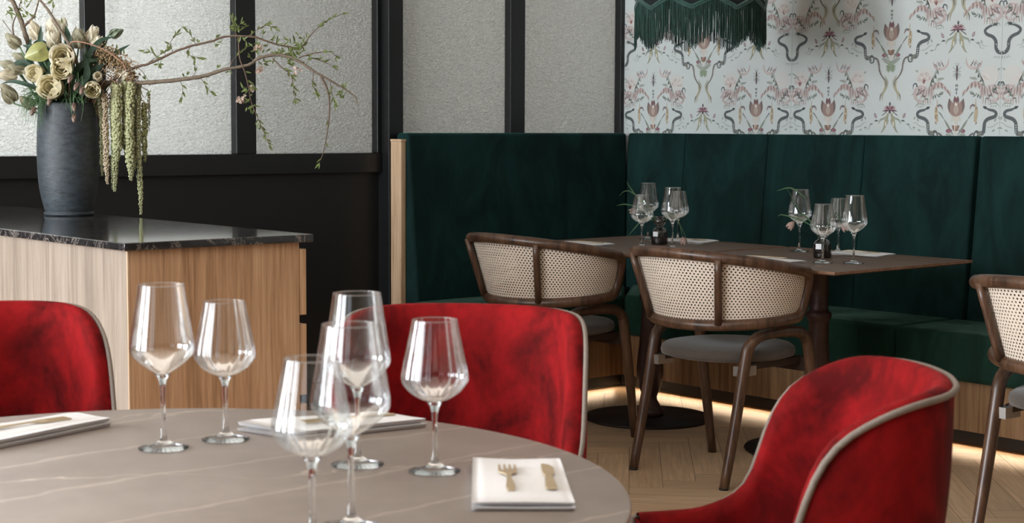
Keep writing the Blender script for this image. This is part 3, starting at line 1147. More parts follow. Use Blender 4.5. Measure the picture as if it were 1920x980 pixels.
# ------------------------------------------------------------------ square tables
def square_table(x0, y0, x1, y1, label):
    cx, cy = (x0 + x1) / 2, (y0 + y1) / 2
    t = thing('square_table', label, 'table', (cx, cy, 0), 0, 'square bistro tables')
    hx, hy = (x1 - x0) / 2, (y1 - y0) / 2
    # thin top with an underside that slopes in
    mb = MB()
    mb.add([(-hx + .03, -hy + .03, .714), (hx - .03, -hy + .03, .714), (hx - .03, hy - .03, .714), (-hx + .03, hy - .03, .714),
            (-hx, -hy, .722), (hx, -hy, .722), (hx, hy, .722), (-hx, hy, .722), (-hx, -hy, .730), (hx, -hy, .730), (hx, hy, .730), (-hx, hy, .730)],
           [(0, 3, 2, 1), (0, 1, 5, 4), (1, 2, 6, 5), (2, 3, 7, 6), (3, 0, 4, 7), (8, 9, 10, 11)])
    mb.build('tabletop', M['walnut_top'], t, False)
    eb = MB()
    for a, b in (((-hx - .0004, -hy - .0004, .7215), (hx + .0004, -hy + .001, .7305)), ((-hx - .0004, hy - .001, .7215), (hx + .0004, hy + .0004, .7305)),
                 ((-hx - .0004, -hy, .7215), (-hx + .001, hy, .7305)), ((hx - .001, -hy, .7215), (hx + .0004, hy, .7305))):
        eb.box(a, b)
    eb.build('edge_band', M['walnut_edge'], t, False)
    px = 4.905 - cx
    prof = [(.0, .012), (.058, .012), (.060, .035), (.050, .045), (.043, .056), (.040, .064), (.032, .078), (.030, .092), (.038, .112), (.050, .145), (.057, .185),
            (.056, .225), (.050, .28), (.043, .35), (.038, .42), (.0375, .485), (.040, .495), (.046, .505), (.048, .515), (.046, .524), (.037, .532), (.034, .54), (.034, .70), (.06, .713), (0, .7135)]
    MB().lathe(prof, 40, (px, 0, 0)).build('pedestal', M['iron'], t)
    MB().lathe([(.262, 0), (.266, .006), (.262, .012), (.0, .0125)], 64, (px - .01, 0, 0)).build('base_disc', M['iron_base'], t)
    return t


TA = square_table(4.446, 4.362, 5.256, 5.212, 'square brown pedestal table in the corner of the green bench, the farther one')
TB = square_table(4.446, 3.476, 5.256, 4.334, 'square brown pedestal table nearer the middle of the bench, in front of the other')


# ------------------------------------------------------------------ cane armchairs
def uvmesh(o, UV):
    ul = o.data.uv_layers.new(name='UVMap')
    for l in o.data.loops:
        ul.data[l.index].uv = UV[l.vertex_index]


W_, E_ = .255, .227
ZTOP, DROP, ZBOT, RISE, STOP = .793, .050, .545, .019, 1.282


def shell_pt(phi, v, off=0.0):
    """point on the wrap-around back; v 0 bottom .. 1 top; local x forward, y = -right"""
    zt = ZTOP - DROP * (1 - math.cos(phi))
    zb_ = ZBOT + RISE * (1 - math.cos(phi))
    sc = lerp(1.0 + .15 * min(1, max(0, (abs(phi) - .7) / 1.2)), STOP, v)
    f = -(E_ + off) * math.cos(phi) * sc
    r = (W_ + off) * math.sin(phi) * sc
    return Vector((f, -r, lerp(zb_, zt, v)))


def make_cane_chair(loc, label):
    t = thing('cane_armchair', label, 'chair', loc, 0, 'cane-backed armchairs')
    # back frame: closed rounded loop
    pm, rc = 1.97, .27
    loop = []
    N = 28
    for i in range(N + 1):                  # top, left to right
        loop.append(shell_pt(lerp(-pm + rc, pm - rc, i / N), 1))
    pw = lambda v: math.copysign(abs(v) ** .62, v)
    for i in range(1, 22):                  # right end down
        a = PI / 2 - PI * i / 22
        loop.append(shell_pt(pm - rc + rc * pw(math.cos(a)), .5 + .5 * pw(math.sin(a))))
    for i in range(N + 1):
        loop.append(shell_pt(lerp(pm - rc, -pm + rc, i / N), 0))
    for i in range(1, 22):
        a = -PI / 2 + PI * i / 22
        loop.append(shell_pt(-(pm - rc + rc * pw(math.cos(a))), .5 + .5 * pw(math.sin(a))))
    MB().tube(loop, .0195, 12, closed=True).build('back_frame', M['walnut'], t)
    for s in (-1, 1):
        P = [shell_pt(s * .632, v, .012) for v in (0.02, .25, .5, .75, .98)]
        MB().tube(P, [.013, .0135, .0135, .0135, .013], 10).build('back_post', M['walnut'], t)
    # cane panel
    nu, nv = 84, 10
    V, F, UV = [], [], []
    arc = .30
    for j in range(nv + 1):
        for i in range(nu + 1):
            ph = lerp(-pm, pm, i / nu)
            # trim to the rounded outline
            e = max(0, abs(ph) - (pm - rc)) / rc
            lim = .5 * max(0.0, 1 - min(e, 1) ** 3.2) ** (1 / 3.2)
            vv_ = .5 + (j / nv - .5) * 2 * max(lim, .02)
            V.append(shell_pt(ph, vv_, -.004))
            UV.append((ph * arc, vv_ * .265))
    for j in range(nv):
        for i in range(nu):
            a = j * (nu + 1) + i
            F.append((a, a + 1, a + nu + 2, a + nu + 1))
    o = mesh('cane_panel', V, F, M['cane'], t, True)
    uvmesh(o, UV)
    # bent side frames: rear leg, beam, front leg in one bow
    for s in (-1, 1):
        P = [(-.217, s * .215, .0), (-.165, s * .216, .22), (-.122, s * .217, .42), (-.106, s * .219, .475), (-.07, s * .224, .505), (-.02, s * .230, .516),
             (.06, s * .242, .518), (.12, s * .250, .512), (.150, s * .253, .492), (.166, s * .254, .455), (.195, s * .254, .28), (.238, s * .250, .0)]
        R = [.0165, .019, .0205, .0205, .020, .020, .020, .020, .020, .020, .019, .016]
        Q = cr(P, 4)
        RR = [interp(i / (len(Q) - 1), [k / (len(P) - 1) for k in range(len(P))], R) for i in range(len(Q))]
        fr_ = MB().tube(Q, RR, 12).build('side_frame', M['walnut'], t)
        MB().tube([(-.217, s * .215, 0.0), (-.2165, s * .215, .006)], .0168, 12).build('foot_glide', M['bulb_black'], fr_)
        MB().box((-.135, s * .18 - .004 if s > 0 else s * .215, .375), (-.06, s * .215 if s > 0 else s * .18 + .004, .408)).build('seat_bracket', M['steel'], t, False)
    # seat pad: rounded
    def seat_ring(k, n=48):
        out = []
        for i in range(n):
            a = 2 * PI * i / n
            ca, sa = math.cos(a), math.sin(a)
            ex = 2.25
            rr = 1 / (abs(ca) ** ex + abs(sa) ** ex) ** (1 / ex)
            out.append((.035 + .232 * rr * ca * k, .226 * rr * sa * k))
        return out
    mb = MB()
    Vs, Fs = [], []
    lv = [(.0, .415), (.90, .415), (.985, .421), (1.0, .433), (.985, .448), (.93, .458), (.6, .465), (.0, .467)]
    n = 48
    for k, z in lv:
        for (x, y) in seat_ring(max(k, .001), n):
            Vs.append((x, y, z))
    for i in range(len(lv) - 1):
        for k in range(n):
            l = (k + 1) % n
            Fs.append((i * n + k, i * n + l, (i + 1) * n + l, (i + 1) * n + k))
    mb.add(Vs, Fs).build('seat_pad', M['grey_fabric'], t)
    ap = MB()
    ap.box((.19, -.225, .365), (.215, .225, .414))
    ap.box((-.10, -.20, .392), (.20, -.175, .4145))
    ap.box((-.10, .175, .392), (.20, .20, .4145))
    ap.build('seat_rail', M['apron'], t, False)
    return t


ch1 = make_cane_chair((4.333, 3.880, 0), 'cane-backed walnut armchair at the nearer square table, in the middle of the picture')
dup(ch1, (4.320, 4.777, 0), 0, 'cane-backed walnut armchair at the farther square table, behind the middle red chair')
dup(ch1, (4.312, 2.461, 0), -.03, 'cane-backed walnut armchair cut off by the right edge of the picture')


# ------------------------------------------------------------------ red velvet shell chairs
# rim of the shell: parameter t from -1 (left wing foot) over the back to +1
RIM = [(0, (-.250, 0, .862)), (.14, (-.240, .093, .862)), (.26, (-.212, .168, .861)), (.36, (-.164, .214, .858)), (.44, (-.118, .232, .845)),
       (.53, (-.049, .241, .808)), (.62, (-.010, .243, .732)), (.68, (.004, .243, .640)), (.80, (.087, .236, .604)), (1.0, (.190, .217, .600))]
BAS = [(0, (-.175, 0, .40)), (.14, (-.170, .08, .40)), (.26, (-.150, .14, .40)), (.36, (-.12, .175, .40)), (.44, (-.09, .19, .40)),
       (.53, (-.04, .20, .40)), (.62, (.0, .205, .40)), (.68, (.03, .207, .40)), (.80, (.10, .207, .40)), (1.0, (.18, .195, .40))]


def key(tab, t):
    a = abs(t)
    s = 1 if t >= 0 else -1
    X = [k for k, _ in tab]
    p = [interp(a, X, [q[i] for _, q in tab]) for i in range(3)]
    return Vector((p[0], -s * p[1], p[2]))


def smooth_key(tab, n=72):
    raw = [key(tab, -1 + 2 * i / n) for i in range(n + 1)]
    for _ in range(3):
        raw = [raw[0]] + [(raw[i - 1] + raw[i] * 2 + raw[i + 1]) / 4 for i in range(1, n)] + [raw[-1]]
    return raw


def make_red_chair(loc, rz, label):
    t = thing('velvet_chair', label, 'chair', loc, rz, 'red velvet shell chairs')
    n = 72
    rim, bas = smooth_key(RIM, n), smooth_key(BAS, n)
    th = .034

    def inward(i):
        p = rim[i]
        d = Vector((.06, 0, 0)) - Vector((p.x, p.y, 0))
        tt = (rim[min(i + 1, n)] - rim[max(i - 1, 0)])
        nn = Vector((-tt.y, tt.x, 0))
        if nn.length < 1e-6:
            return d.normalized()
        nn.normalize()
        return nn if nn.dot(d) > 0 else -nn
    nv = 14

    def outer(i, v):
        a, b = bas[i], rim[i]
        p = a.lerp(b, v)
        bul = math.sin(PI * min(1, v * 1.0)) * .022
        return p - inward(i) * bul

    V, F = [], []
    # outer skin
    for j in range(nv + 1):
        for i in range(n + 1):
            V.append(outer(i, j / nv))
    for j in range(nv):
        for i in range(n):
            a = j * (n + 1) + i
            F.append((a, a + 1, a + n + 2, a + n + 1))
    o = mesh('outer_shell', V, F, M['red'], t, True)
    # inner skin: puffed, joined by the rounded rim
    V, F = [], []
    for j in range(nv + 4):
        for i in range(n + 1):
            v = j / nv
            if j <= nv - 1:
                p = outer(i, v) + inward(i) * (th + .012 * math.sin(PI * v))
            else:
                a = (j - nv + 1) / 4 * PI
                p = outer(i, 1 - 0.012) + inward(i) * (th / 2 + th / 2 * math.cos(a)) + Vector((0, 0, .014 * math.sin(a)))
            V.append(p)
    for j in range(nv + 3):
        for i in range(n):
            a = j * (n + 1) + i
            F.append((a, a + n + 1, a + n + 2, a + 1))
    mesh('inner_backrest', V, F, M['red'], t, True)
    # wing ends closed
    P = [outer(i, 1) + Vector((0, 0, .001)) - inward(i) * .002 for i in range(n + 1)]
    for e in (0, n):
        tail = [outer(e, v) + Vector((.004, 0, 0)) for v in (1, .8, .5, .2, 0)]
        P = (tail[::-1] + P) if e == 0 else (P + tail)
    MB().tube(P, .0048, 8).build('piping', M['piping'], t)
    for e in (0, n):
        a = [outer(e, j / nv) for j in range(nv + 1)]
        b = [outer(e, j / nv) + inward(e) * (th + .012 * math.sin(PI * j / nv)) for j in range(nv + 1)]
        cap = MB()
        cap.V += a + b
        for j in range(nv):
            cap.F.append((j, j + 1, nv + 1 + j + 1, nv + 1 + j))
            cap.C.append((1, 1, 1, 1))
        cap.build('wing_edge', M['red'], t)
    # seat cushion
    n2 = 48
    Vs, Fs = [], []
    lv = [(.001, .395), (.93, .395), (1.0, .41), (1.0, .46), (.97, .48), (.88, .492), (.5, .498), (.001, .499)]
    for k, z in lv:
        for i in range(n2):
            a = 2 * PI * i / n2
            ca, sa = math.cos(a), math.sin(a)
            rr = 1 / (abs(ca) ** 3 + abs(sa) ** 3) ** (1 / 3)
            xx = .07 + .245 * rr * ca * k
            wy = .222 if xx > -.02 else .222 * (1 - .35 * ((-.02 - xx) / .16) ** 2)
            Vs.append((xx, wy * rr * sa * k, z))
    for i in range(len(lv) - 1):
        for k in range(n2):
            l = (k + 1) % n2
            Fs.append((i * n2 + k, i * n2 + l, (i + 1) * n2 + l, (i + 1) * n2 + k))
    MB().add(Vs, Fs).build('seat_cushion', M['red'], t)
    MB().lathe([(.0, .36), (.14, .365), (.17, .395), (0, .396)], 32, (.05, 0, 0)).build('seat_base', M['red'], t)
    for sx, sy in ((1, 1), (1, -1), (-1, 1), (-1, -1)):
        MB().tube([(.05 + .10 * sx, .10 * sy, .37), (.05 + .21 * sx, .20 * sy, 0)], [.016, .011], 10).build('leg', M['bulb_black'], t)
    return t


def face(loc, target):
    return math.atan2(target[1] - loc[1], target[0] - loc[0])


rc1 = make_red_chair((1.880, 2.342, 0), -2.42, 'red velvet shell chair across the round table, in the middle of the picture')
dup(rc1, (1.227, 2.918, 0), -1.83, 'red velvet shell chair at the left edge, in front of the oak cabinet')
dup(rc1, (1.826, 1.533, 0), 2.383, 'red velvet shell chair in the right foreground, seen from behind its wing')


# ------------------------------------------------------------------ glasses
def make_glass(name, h, rb, rr, hb, foot, label, ribbed, loc):
    """h total, rb bowl radius, rr rim radius, hb bowl height, foot radius"""
    t = thing(name, label, 'wine glass', loc, random.random() * 6, None)
    zb_ = h - hb
    k = .27 * hb
    prof = [(.0045, zb_ - .002), (.008, zb_ + .004), (rb * (.42 if ribbed else .34), zb_ + k * .24), (rb * (.74 if ribbed else .67), zb_ + k * .54), (rb * .93, zb_ + k * .88), (rb, zb_ + k * 1.12),
            (rb * .985, zb_ + k * 1.4), (lerp(rb, rr, .35), lerp(zb_ + k, h, .42)), (lerp(rb, rr, .7), lerp(zb_ + k, h, .72)), (rr, h)]
    P = cr([(a, 0, b) for a, b in prof], 4)
    pr = [(p.x, p.z) for p in P]
    MB().open_lathe(pr, 96 if ribbed else 64, rib=(.016, 20) if ribbed else None).build('bowl', M['bowl'], t)
    # rim bead
    MB().tube([(rr * math.cos(2 * PI * i / 48), rr * math.sin(2 * PI * i / 48), h) for i in range(48)], .0006, 6, closed=True).build('rim', M['glass'], t)
    st = [(foot, .0008), (foot, .0022), (foot * .8, .0035), (foot * .4, .007), (.008, .012), (.0048, .020), (.0036, .035), (.0034, zb_ - .03), (.0042, zb_ - .012), (.0070, zb_ - .002), (.011, zb_ + .0035), (.0, zb_ + .004)]
    MB().lathe([(0, .0006)] + st, 40).build('stem', M['glass'], t)
    return t


g_t = make_glass('tall_wine_glass', .244, .0475, .0335, .137, .037, 'tall wine glass standing left of the shorter one at the left of the round table', False, (1.188, 2.163, .7405))
g_s = make_glass('short_wine_glass', .212, .0465, .031, .118, .036, 'shorter ribbed wine glass beside the tall one at the left of the round table', True, (1.294, 2.163, .7405))
for g in (g_t, g_s):
    g['group'] = 'wine glasses on the round table'
dup(g_t, (1.340, 1.882, .7405), 1, 'tall wine glass at the back of the middle cluster, before the red chair')
dup(g_t, (1.123, 1.591, .7405), 2, 'tall wine glass in the middle cluster, partly hidden by the nearest glass')
dup(g_s, (1.397, 1.778, .7405), 3, 'shorter ribbed wine glass standing alone at the right, nearest the folded napkin')
dup(g_s, (1.052, 1.568, .7405), 4, 'shorter ribbed wine glass nearest the camera, its foot below the frame')
zz = .7306
for (x, y, kind, lab) in ((5.073, 4.143, 't', 'tall wine glass on the nearer square table, leftmost with the flower leaning on it'),
                          (4.79, 3.662, 't', 'tall wine glass on the nearer square table, rightmost of four'),
                          (4.72, 3.746, 's', 'short ribbed wine glass on the nearer square table, in front of the dark bottle'),
                          (5.151, 4.014, 's', 'short ribbed wine glass on the nearer square table, behind the dark bottle'),
                          (5.10, 5.00, 't', 'tall wine glass on the farther square table, rearmost of four'),
                          (4.799, 4.567, 't', 'tall wine glass on the farther square table, rightmost of four'),
                          (4.76, 4.70, 's', 'short ribbed wine glass on the farther square table, front left'),
                          (5.14, 4.86, 's', 'short ribbed wine glass on the farther square table, behind the bottle')):
    o = dup(g_t if kind == 't' else g_s, (x, y, zz), random.random() * 6, lab)
    o['group'] = 'wine glasses on the nearer square table' if 'nearer' in lab else 'wine glasses on the farther square table'


# ------------------------------------------------------------------ bud bottles with flowers
def bud_bottle(x, y, label):
    t = thing('bud_bottle', label, 'bottle', (x, y, zz), 0, 'smoked bud bottles')
    pr = [(.0, .001), (.030, .001), (.0345, .006), (.0350, .040), (.0335, .054), (.026, .064), (.0165, .071), (.0155, .077), (.022, .084), (.0265, .094), (.0245, .104), (.020, .110), (.022, .114)]
    P = cr([(a, 0, b) for a, b in pr[1:]], 3)
    MB().open_lathe([(p.x, p.z) for p in P], 40).build('glass_body', M['smoke'], t)
    MB().lathe([(0, .0012), (.030, .0012), (.0335, .006), (.034, .030), (.0, .0305)], 32).build('dark_water', M['smoke_water'], t)
    lb = MB()
    for k in range(6):
        a0, a1 = 3.05 + k * .11, 3.05 + (k + 1) * .11
        lb.add([(.0357 * math.cos(a0), .0357 * math.sin(a0), .034), (.0357 * math.cos(a1), .0357 * math.sin(a1), .034),
                (.0357 * math.cos(a1), .0357 * math.sin(a1), .054), (.0357 * math.cos(a0), .0357 * math.sin(a0), .054)], [(0, 1, 2, 3)])
    lb.build('paper_label', M['porcelain'], t, True)
    return t


CR_, CF_ = Vector((.757, -.653, 0)), Vector((.653, .757, 0))      # sideways and away as seen from the round table


def sprig(base, stems, name, label, grp):
    """base = bottle foot; stems: list of (points [(s cm, d cm, z cm)], kind)"""
    t = thing(name, label, 'flower', base, 0, grp)
    Lc = lambda p: CR_ * (p[0] / 100) + CF_ * (p[1] / 100) + Vector((0, 0, p[2] / 100))
    for pts, kind in stems:
        P = cr([Lc(p) for p in pts], 5)
        n = len(P)
        if kind == 'blade':
            MB().tube(P, [.0022 * math.sin(PI * (.15 + .85 * i / (n - 1))) + .0004 for i in range(n)], 5, flat=.4).build('leaf_blade', M['grass'], t)
        else:
            MB().tube(P, .0012, 6).build('stem', M['grass'], t)
            tip = P[-1]
            d = (P[-1] - P[-3]).normalized()
            mb = MB()
            q = d.to_track_quat('Z', 'Y').to_matrix().to_4x4()
            for k in range(6):
                a = 2 * PI * k / 6
                mb2 = MB()
                mb2.grid(lambda u, v: ((.004 + .011 * math.sin(PI * min(v, .9) * .75)) * math.cos(a + (u - .5) * 1.15 * math.sin(PI * (.1 + .85 * v))),
                                       (.004 + .011 * math.sin(PI * min(v, .9) * .75)) * math.sin(a + (u - .5) * 1.15 * math.sin(PI * (.1 + .85 * v))), v * .034), 3, 6)
                mb.merge(mb2)
            mb.xf(Matrix.Translation(tip) @ q)
            mb.build('bell_petals', M['bell'], t)
    return t


M['bell'] = plain('dusty_pink_bell', 'a58a80', 0.6, noise=0.3, nscale=200)
B1 = (4.93, 4.765, zz)
B2 = (4.905, 3.895, zz)
bud_bottle(B1[0], B1[1], 'smoked glass bud bottle on the farther square table')
bud_bottle(B2[0], B2[1], 'smoked glass bud bottle with paper label on the nearer square table')
sprig(B1, [([(0, 0, 2), (-2, -.5, 11), (-6, -1, 15), (-9.5, -1, 14.2)], 'bell'), ([(0, 0, 4), (-4, 0, 14), (-11, 0, 21), (-14.5, 0, 22), (-17, 0, 20)], 'blade'),
           ([(-7, 0, 17), (-11, 0, 21.5), (-14, 0, 26)], 'blade'), ([(-8, 0, 15), (-14, 0, 16.5), (-18, 0, 16)], 'blade'),
           ([(-1, 0, 9), (-6, 0, 11), (-10, 0, 7), (-13, 0, 3.5)], 'blade')],
      'fritillary_sprig', 'pink bell flower with thin leaves leaning left out of the farther bottle', 'flower sprigs')
sprig(B1, [([(0, 0, 3), (3, -.4, 12), (7.5, -.6, 10), (9.5, -.6, 3.2)], 'bell'), ([(1, 0, 9), (5, 0, 13), (9, 0, 7), (11.5, 0, 1.5)], 'blade'), ([(1, 0, 8), (4, 0, 11), (6.2, 0, 3)], 'blade')],
      'fritillary_sprig', 'pink bell flower drooping right from the farther bottle to the tabletop', 'flower sprigs')
sprig(B2, [([(0, 0, 2), (-3, -.5, 11), (-8, -1, 16), (-11, -1, 13.5)], 'bell'), ([(0, 0, 5), (-4, 0, 13), (-9, 0, 18), (-14, 0, 26.5)], 'blade'),
           ([(-1, 0, 10), (-8, 0, 14), (-15, 0, 16), (-17, 0, 15.5)], 'blade'), ([(-6, 0, 22), (-12, 0, 26), (-17.5, 0, 25)], 'blade')],
      'fritillary_sprig', 'pink bell flower with long leaves leaning over the leftmost glass of the nearer table', 'flower sprigs')
sprig(B2, [([(0, 0, 3), (2, .5, 12), (5, .8, 16), (7.5, .8, 13)], 'bell'), ([(1, 0, 9), (3, 0, 15), (6, .5, 18)], 'blade')],
      'fritillary_sprig', 'pink bell flower leaning right between the short and tall glasses of the nearer table', 'flower sprigs')


# ------------------------------------------------------------------ napkins and cutlery
def napkin(corners, z, h, name, label, grp, fold=True):
    c = [Vector((x, y, 0)) for x, y in corners]
    ctr = sum(c, Vector()) / 4
    t = thing(name, label, 'napkin', (ctr.x, ctr.y, z), 0, grp)
    rnd = random.Random(len(label))

    def layer(z0, z1, ins, nm):
        nu = 14
        mb = MB()
        P = []
        ph = rnd.random() * 6

        def pt(u, v):
            p = c[0].lerp(c[1], u).lerp(c[3].lerp(c[2], u), v) - ctr
            p = p * (1 - ins)
            e = min(u, 1 - u, v, 1 - v)
            zz_ = z1 + .0012 * math.sin(6 * u + ph) * math.sin(5 * v + 1) - (.003 if e < .01 else 0) * 1
            return (p.x, p.y, zz_)
        mb.grid(pt, nu, nu)
        n0 = len(mb.V)

        def pb(u, v):
            x, y, _ = pt(u, v)
            return (x * .985, y * .985, z0)
        mb.grid(pb, nu, nu)
        ring = [i for i in range(nu + 1)] + [j * (nu + 1) + nu for j in range(1, nu + 1)] + [nu * (nu + 1) + i for i in range(nu - 1, -1, -1)] + [j * (nu + 1) for j in range(nu - 1, 0, -1)]
        for k in range(len(ring)):
            a, b = ring[k], ring[(k + 1) % len(ring)]
            mb.F.append((a, b, b + n0, a + n0))
            mb.C.append((1, 1, 1, 1))
        o = mb.build(nm, M['linen'], t)
        return o
    layer(.0008, h * .5, .0, 'lower_fold')
    layer(h * .5 + .0006, h, .012, 'upper_fold')
    return t, ctr


def fork(loc, rz, label, s=1.0, grp='brass cutlery on napkins'):
    t = thing('fork', label, 'fork', loc, rz, grp)
    mb = MB()
    prof = [(0, .0045, 0), (.02, .006, .0006), (.06, .0035, .001), (.085, .0026, .0015), (.098, .006, .0012), (.106, .0115, .0006), (.118, .0125, .0004)]
    for i in range(len(prof) - 1):
        (x0, w0, z0), (x1, w1, z1) = prof[i], prof[i + 1]
        V = [(x0, -w0, z0), (x0, w0, z0), (x1, w1, z1), (x1, -w1, z1)]
        V += [(a, b, c + .0022) for a, b, c in V]
        mb.add([(a * s, b * s, c) for a, b, c in V], [(0, 3, 2, 1), (4, 5, 6, 7), (0, 1, 5, 4), (1, 2, 6, 5), (2, 3, 7, 6), (3, 0, 4, 7)])
    mb.build('handle', M['gold'], t, False)
    tn = MB()
    for k in range(4):
        y = -.0105 + k * .007
        tn.box((.1185 * s, (y - .0016) * s, .0006), (.155 * s, (y + .0016) * s, .0026))
    tn.build('tines', M['gold'], t, False)
    return t


def knife(loc, rz, label, s=1.0, grp='brass cutlery on napkins'):
    t = thing('knife', label, 'knife', loc, rz, grp)

    def strip(prof, nm, mat):
        mb = MB()
        for i in range(len(prof) - 1):
            (x0, a0, b0), (x1, a1, b1) = prof[i], prof[i + 1]
            V = [(x0 * s, a0 * s, 0), (x0 * s, b0 * s, 0), (x1 * s, b1 * s, 0), (x1 * s, a1 * s, 0)]
            V += [(a, b, .0025) for a, b, c in V]
            mb.add(V, [(0, 3, 2, 1), (4, 5, 6, 7), (0, 1, 5, 4), (1, 2, 6, 5), (2, 3, 7, 6), (3, 0, 4, 7)])
        mb.build(nm, mat, t, False)
    strip([(0, -.006, .006), (.01, -.0075, .0075), (.05, -.006, .006), (.078, -.0045, .0045)], 'handle', M['gold'])
    strip([(.0785, -.0045, .0045), (.09, -.008, .007), (.125, -.009, .0075), (.145, -.004, .007), (.152, .004, .006)], 'blade', M['gold'])
    return t


NG = 'folded white napkins'
tz = .7405
n1, c1 = napkin([(1.462, 1.775), (1.553, 1.690), (1.385, 1.478), (1.285, 1.562)], tz, .014, 'napkin', 'folded white napkin at the right front of the round table with fork and knife', NG)
ang = math.atan2(.757, .653)
fork((1.352, 1.563, tz + .0155), ang + .04, 'pale brass fork on the right front napkin, left of the knife')
knife((1.398, 1.537, tz + .0155), ang + .03, 'pale brass knife on the right front napkin, right of the fork')
n2, c2 = napkin([(.93, 2.42), (1.19, 2.452), (1.212, 2.375), (.96, 2.30)], tz, .017, 'napkin', 'folded white napkin at the far left of the round table', NG)
fork((.99, 2.372, tz + .0185), .10, 'pale brass fork lying on the far left napkin')
n3, c3 = napkin([(1.345, 2.215), (1.575, 2.150), (1.595, 2.050), (1.375, 2.085)], tz, .017, 'napkin', 'folded white napkin before the middle red chair, behind the cluster of glasses', NG)
fork((1.56, 2.09, tz + .0185), 2.92, 'pale brass fork on the napkin behind the cluster of glasses')
n4, c4 = napkin([(5.02, 4.915), (5.235, 4.915), (5.235, 4.705), (5.06, 4.655)], zz, .008, 'napkin', 'folded white napkin on the farther square table, bench side', NG)
fork((5.15, 4.88, zz + .009), -1.50, 'small fork on the bench-side napkin of the farther square table')
n5, c5 = napkin([(4.60, 5.07), (4.745, 5.07), (4.745, 4.835), (4.60, 4.835)], zz, .008, 'napkin', 'folded white napkin on the farther square table, chair side', NG)
fork((4.69, 5.02, zz + .009), -1.50, 'small fork on the chair-side napkin of the farther square table')
n6, c6 = napkin([(5.05, 4.03), (5.235, 4.035), (5.235, 3.80), (5.075, 3.77)], zz, .008, 'napkin', 'folded white napkin on the nearer square table, bench side', NG)
fork((5.16, 3.99, zz + .009), -1.52, 'small fork on the bench-side napkin of the nearer square table')
n7, c7 = napkin([(4.55, 4.10), (4.70, 4.10), (4.70, 3.80), (4.55, 3.80)], zz, .008, 'napkin', 'folded white napkin on the nearer square table, chair side', NG)
fork((4.67, 4.04, zz + .009), -1.50, 'small fork on the chair-side napkin of the nearer square table')

# ------------------------------------------------------------------ pendant lamp with fringe
LX, LY = 4.96, 4.58
lamp = thing('fringed_pendant_lamp', 'dark green pendant lamp with zigzag braid and long silk fringe over the square tables', 'lamp', (LX, LY, 0))
NZ = 9
RL = .262


def zig(a):
    u = (a * NZ / (2 * PI) + .113) % 1
    return abs(u - .5) * 2            # 0 at valleys (lowest), 1 at peaks


def shade_pt(u, v):
    a = 2 * PI * u
    zlow = 1.684 + .042 * zig(a)
    z = lerp(zlow, 2.02, v)
    r = interp(z, [1.70, 1.80, 1.90, 1.97, 2.02], [RL - .003, RL - .02, .20, .12, .04])
    return (r * math.cos(a), r * math.sin(a), z)


MB().grid(shade_pt, 160, 10).build('shade', M['shade'], lamp)
MB().grid(lambda u, v: tuple(c * (.975 if i < 2 else 1) + (0 if i < 2 else .002) for i, c in enumerate(shade_pt(u, v))), 160, 10).build('lining', M['lampin'], lamp)
for nm, dz, rr in (('braid', .0, .0050), ('braid', -.010, .0035)):
    P = []
    for i in range(240):
        a = 2 * PI * i / 240
        P.append(((RL + .001) * math.cos(a), (RL + .001) * math.sin(a), 1.686 + .042 * zig(a) + dz))
    MB().tube(P, rr, 6, closed=True).build(nm, M['cordgold'], lamp)
fr_mb = MB()
rnd = random.Random(5)
NF = 760
for i in range(NF):
    a = 2 * PI * (i + rnd.random() * .5) / NF
    zt_ = 1.682 + .042 * zig(a)
    ln = .152 + rnd.uniform(-.010, .010) - .016 * zig(a)
    r = RL + rnd.uniform(-.003, .002)
    w = .0014
    x, y = r * math.cos(a), r * math.sin(a)
    dx, dy = rnd.uniform(-.004, .004), rnd.uniform(-.004, .004)
    fr_mb.tube([(x, y, zt_), (x + dx * .5, y + dy * .5, zt_ - ln * .5), (x + dx, y + dy, zt_ - ln)], [w, w, w * .9], 3, cap=False)
fo = fr_mb.build('fringe', M['fringe'], lamp)
fo['kind'] = 'stuff'
MB().tube([(0, 0, 2.015), (0, 0, CZ - .02)], .004, 8).build('cord', M['bulb_black'], lamp)
MB().lathe([(.0, CZ - .03), (.05, CZ - .03), (.055, CZ - .001), (0, CZ - .0008)], 24).build('ceiling_rose', M['bulb_black'], lamp)

# ------------------------------------------------------------------ vase and bouquet
VX, VY, VZ = 2.356, 4.879, .9306
VS = (.906,) * 3
RZV = -YAW                                   # local x = to the right, local y = away from the viewer
vase = thing('ceramic_vase', 'tall charcoal ceramic vase standing on the dark granite worktop', 'vase', (VX, VY, VZ), RZV)
vase.scale = VS
vp = [(.0, .0), (.082, .0), (.085, .004), (.085, .010), (.080, .013), (.0835, .022), (.092, .055), (.100, .10), (.1045, .16), (.1055, .22), (.104, .28), (.1015, .33), (.098, .372), (.0945, .388),
      (.089, .392), (.086, .385), (.087, .34), (.085, .30)]
P = cr([(a, 0, b) for a, b in vp[1:]], 3)
MB().lathe([(0, 0)] + [(p.x, p.z) for p in P] + [(0.0, .30)], 64).build('body', M['ceramic'], vase)


def fl_thing(name, label, cat, grp):
    o = thing(name, label, cat, (VX, VY, VZ), RZV, grp)
    o.scale = VS
    return o


def L3(s, z, d=0):
    return Vector((s / 100, d / 100, z / 100))


def orient(o, p, d):
    """matrix that puts local +Z along d at p"""
    return Matrix.Translation(p) @ Vector(d).normalized().to_track_quat('Z', 'Y').to_matrix().to_4x4()


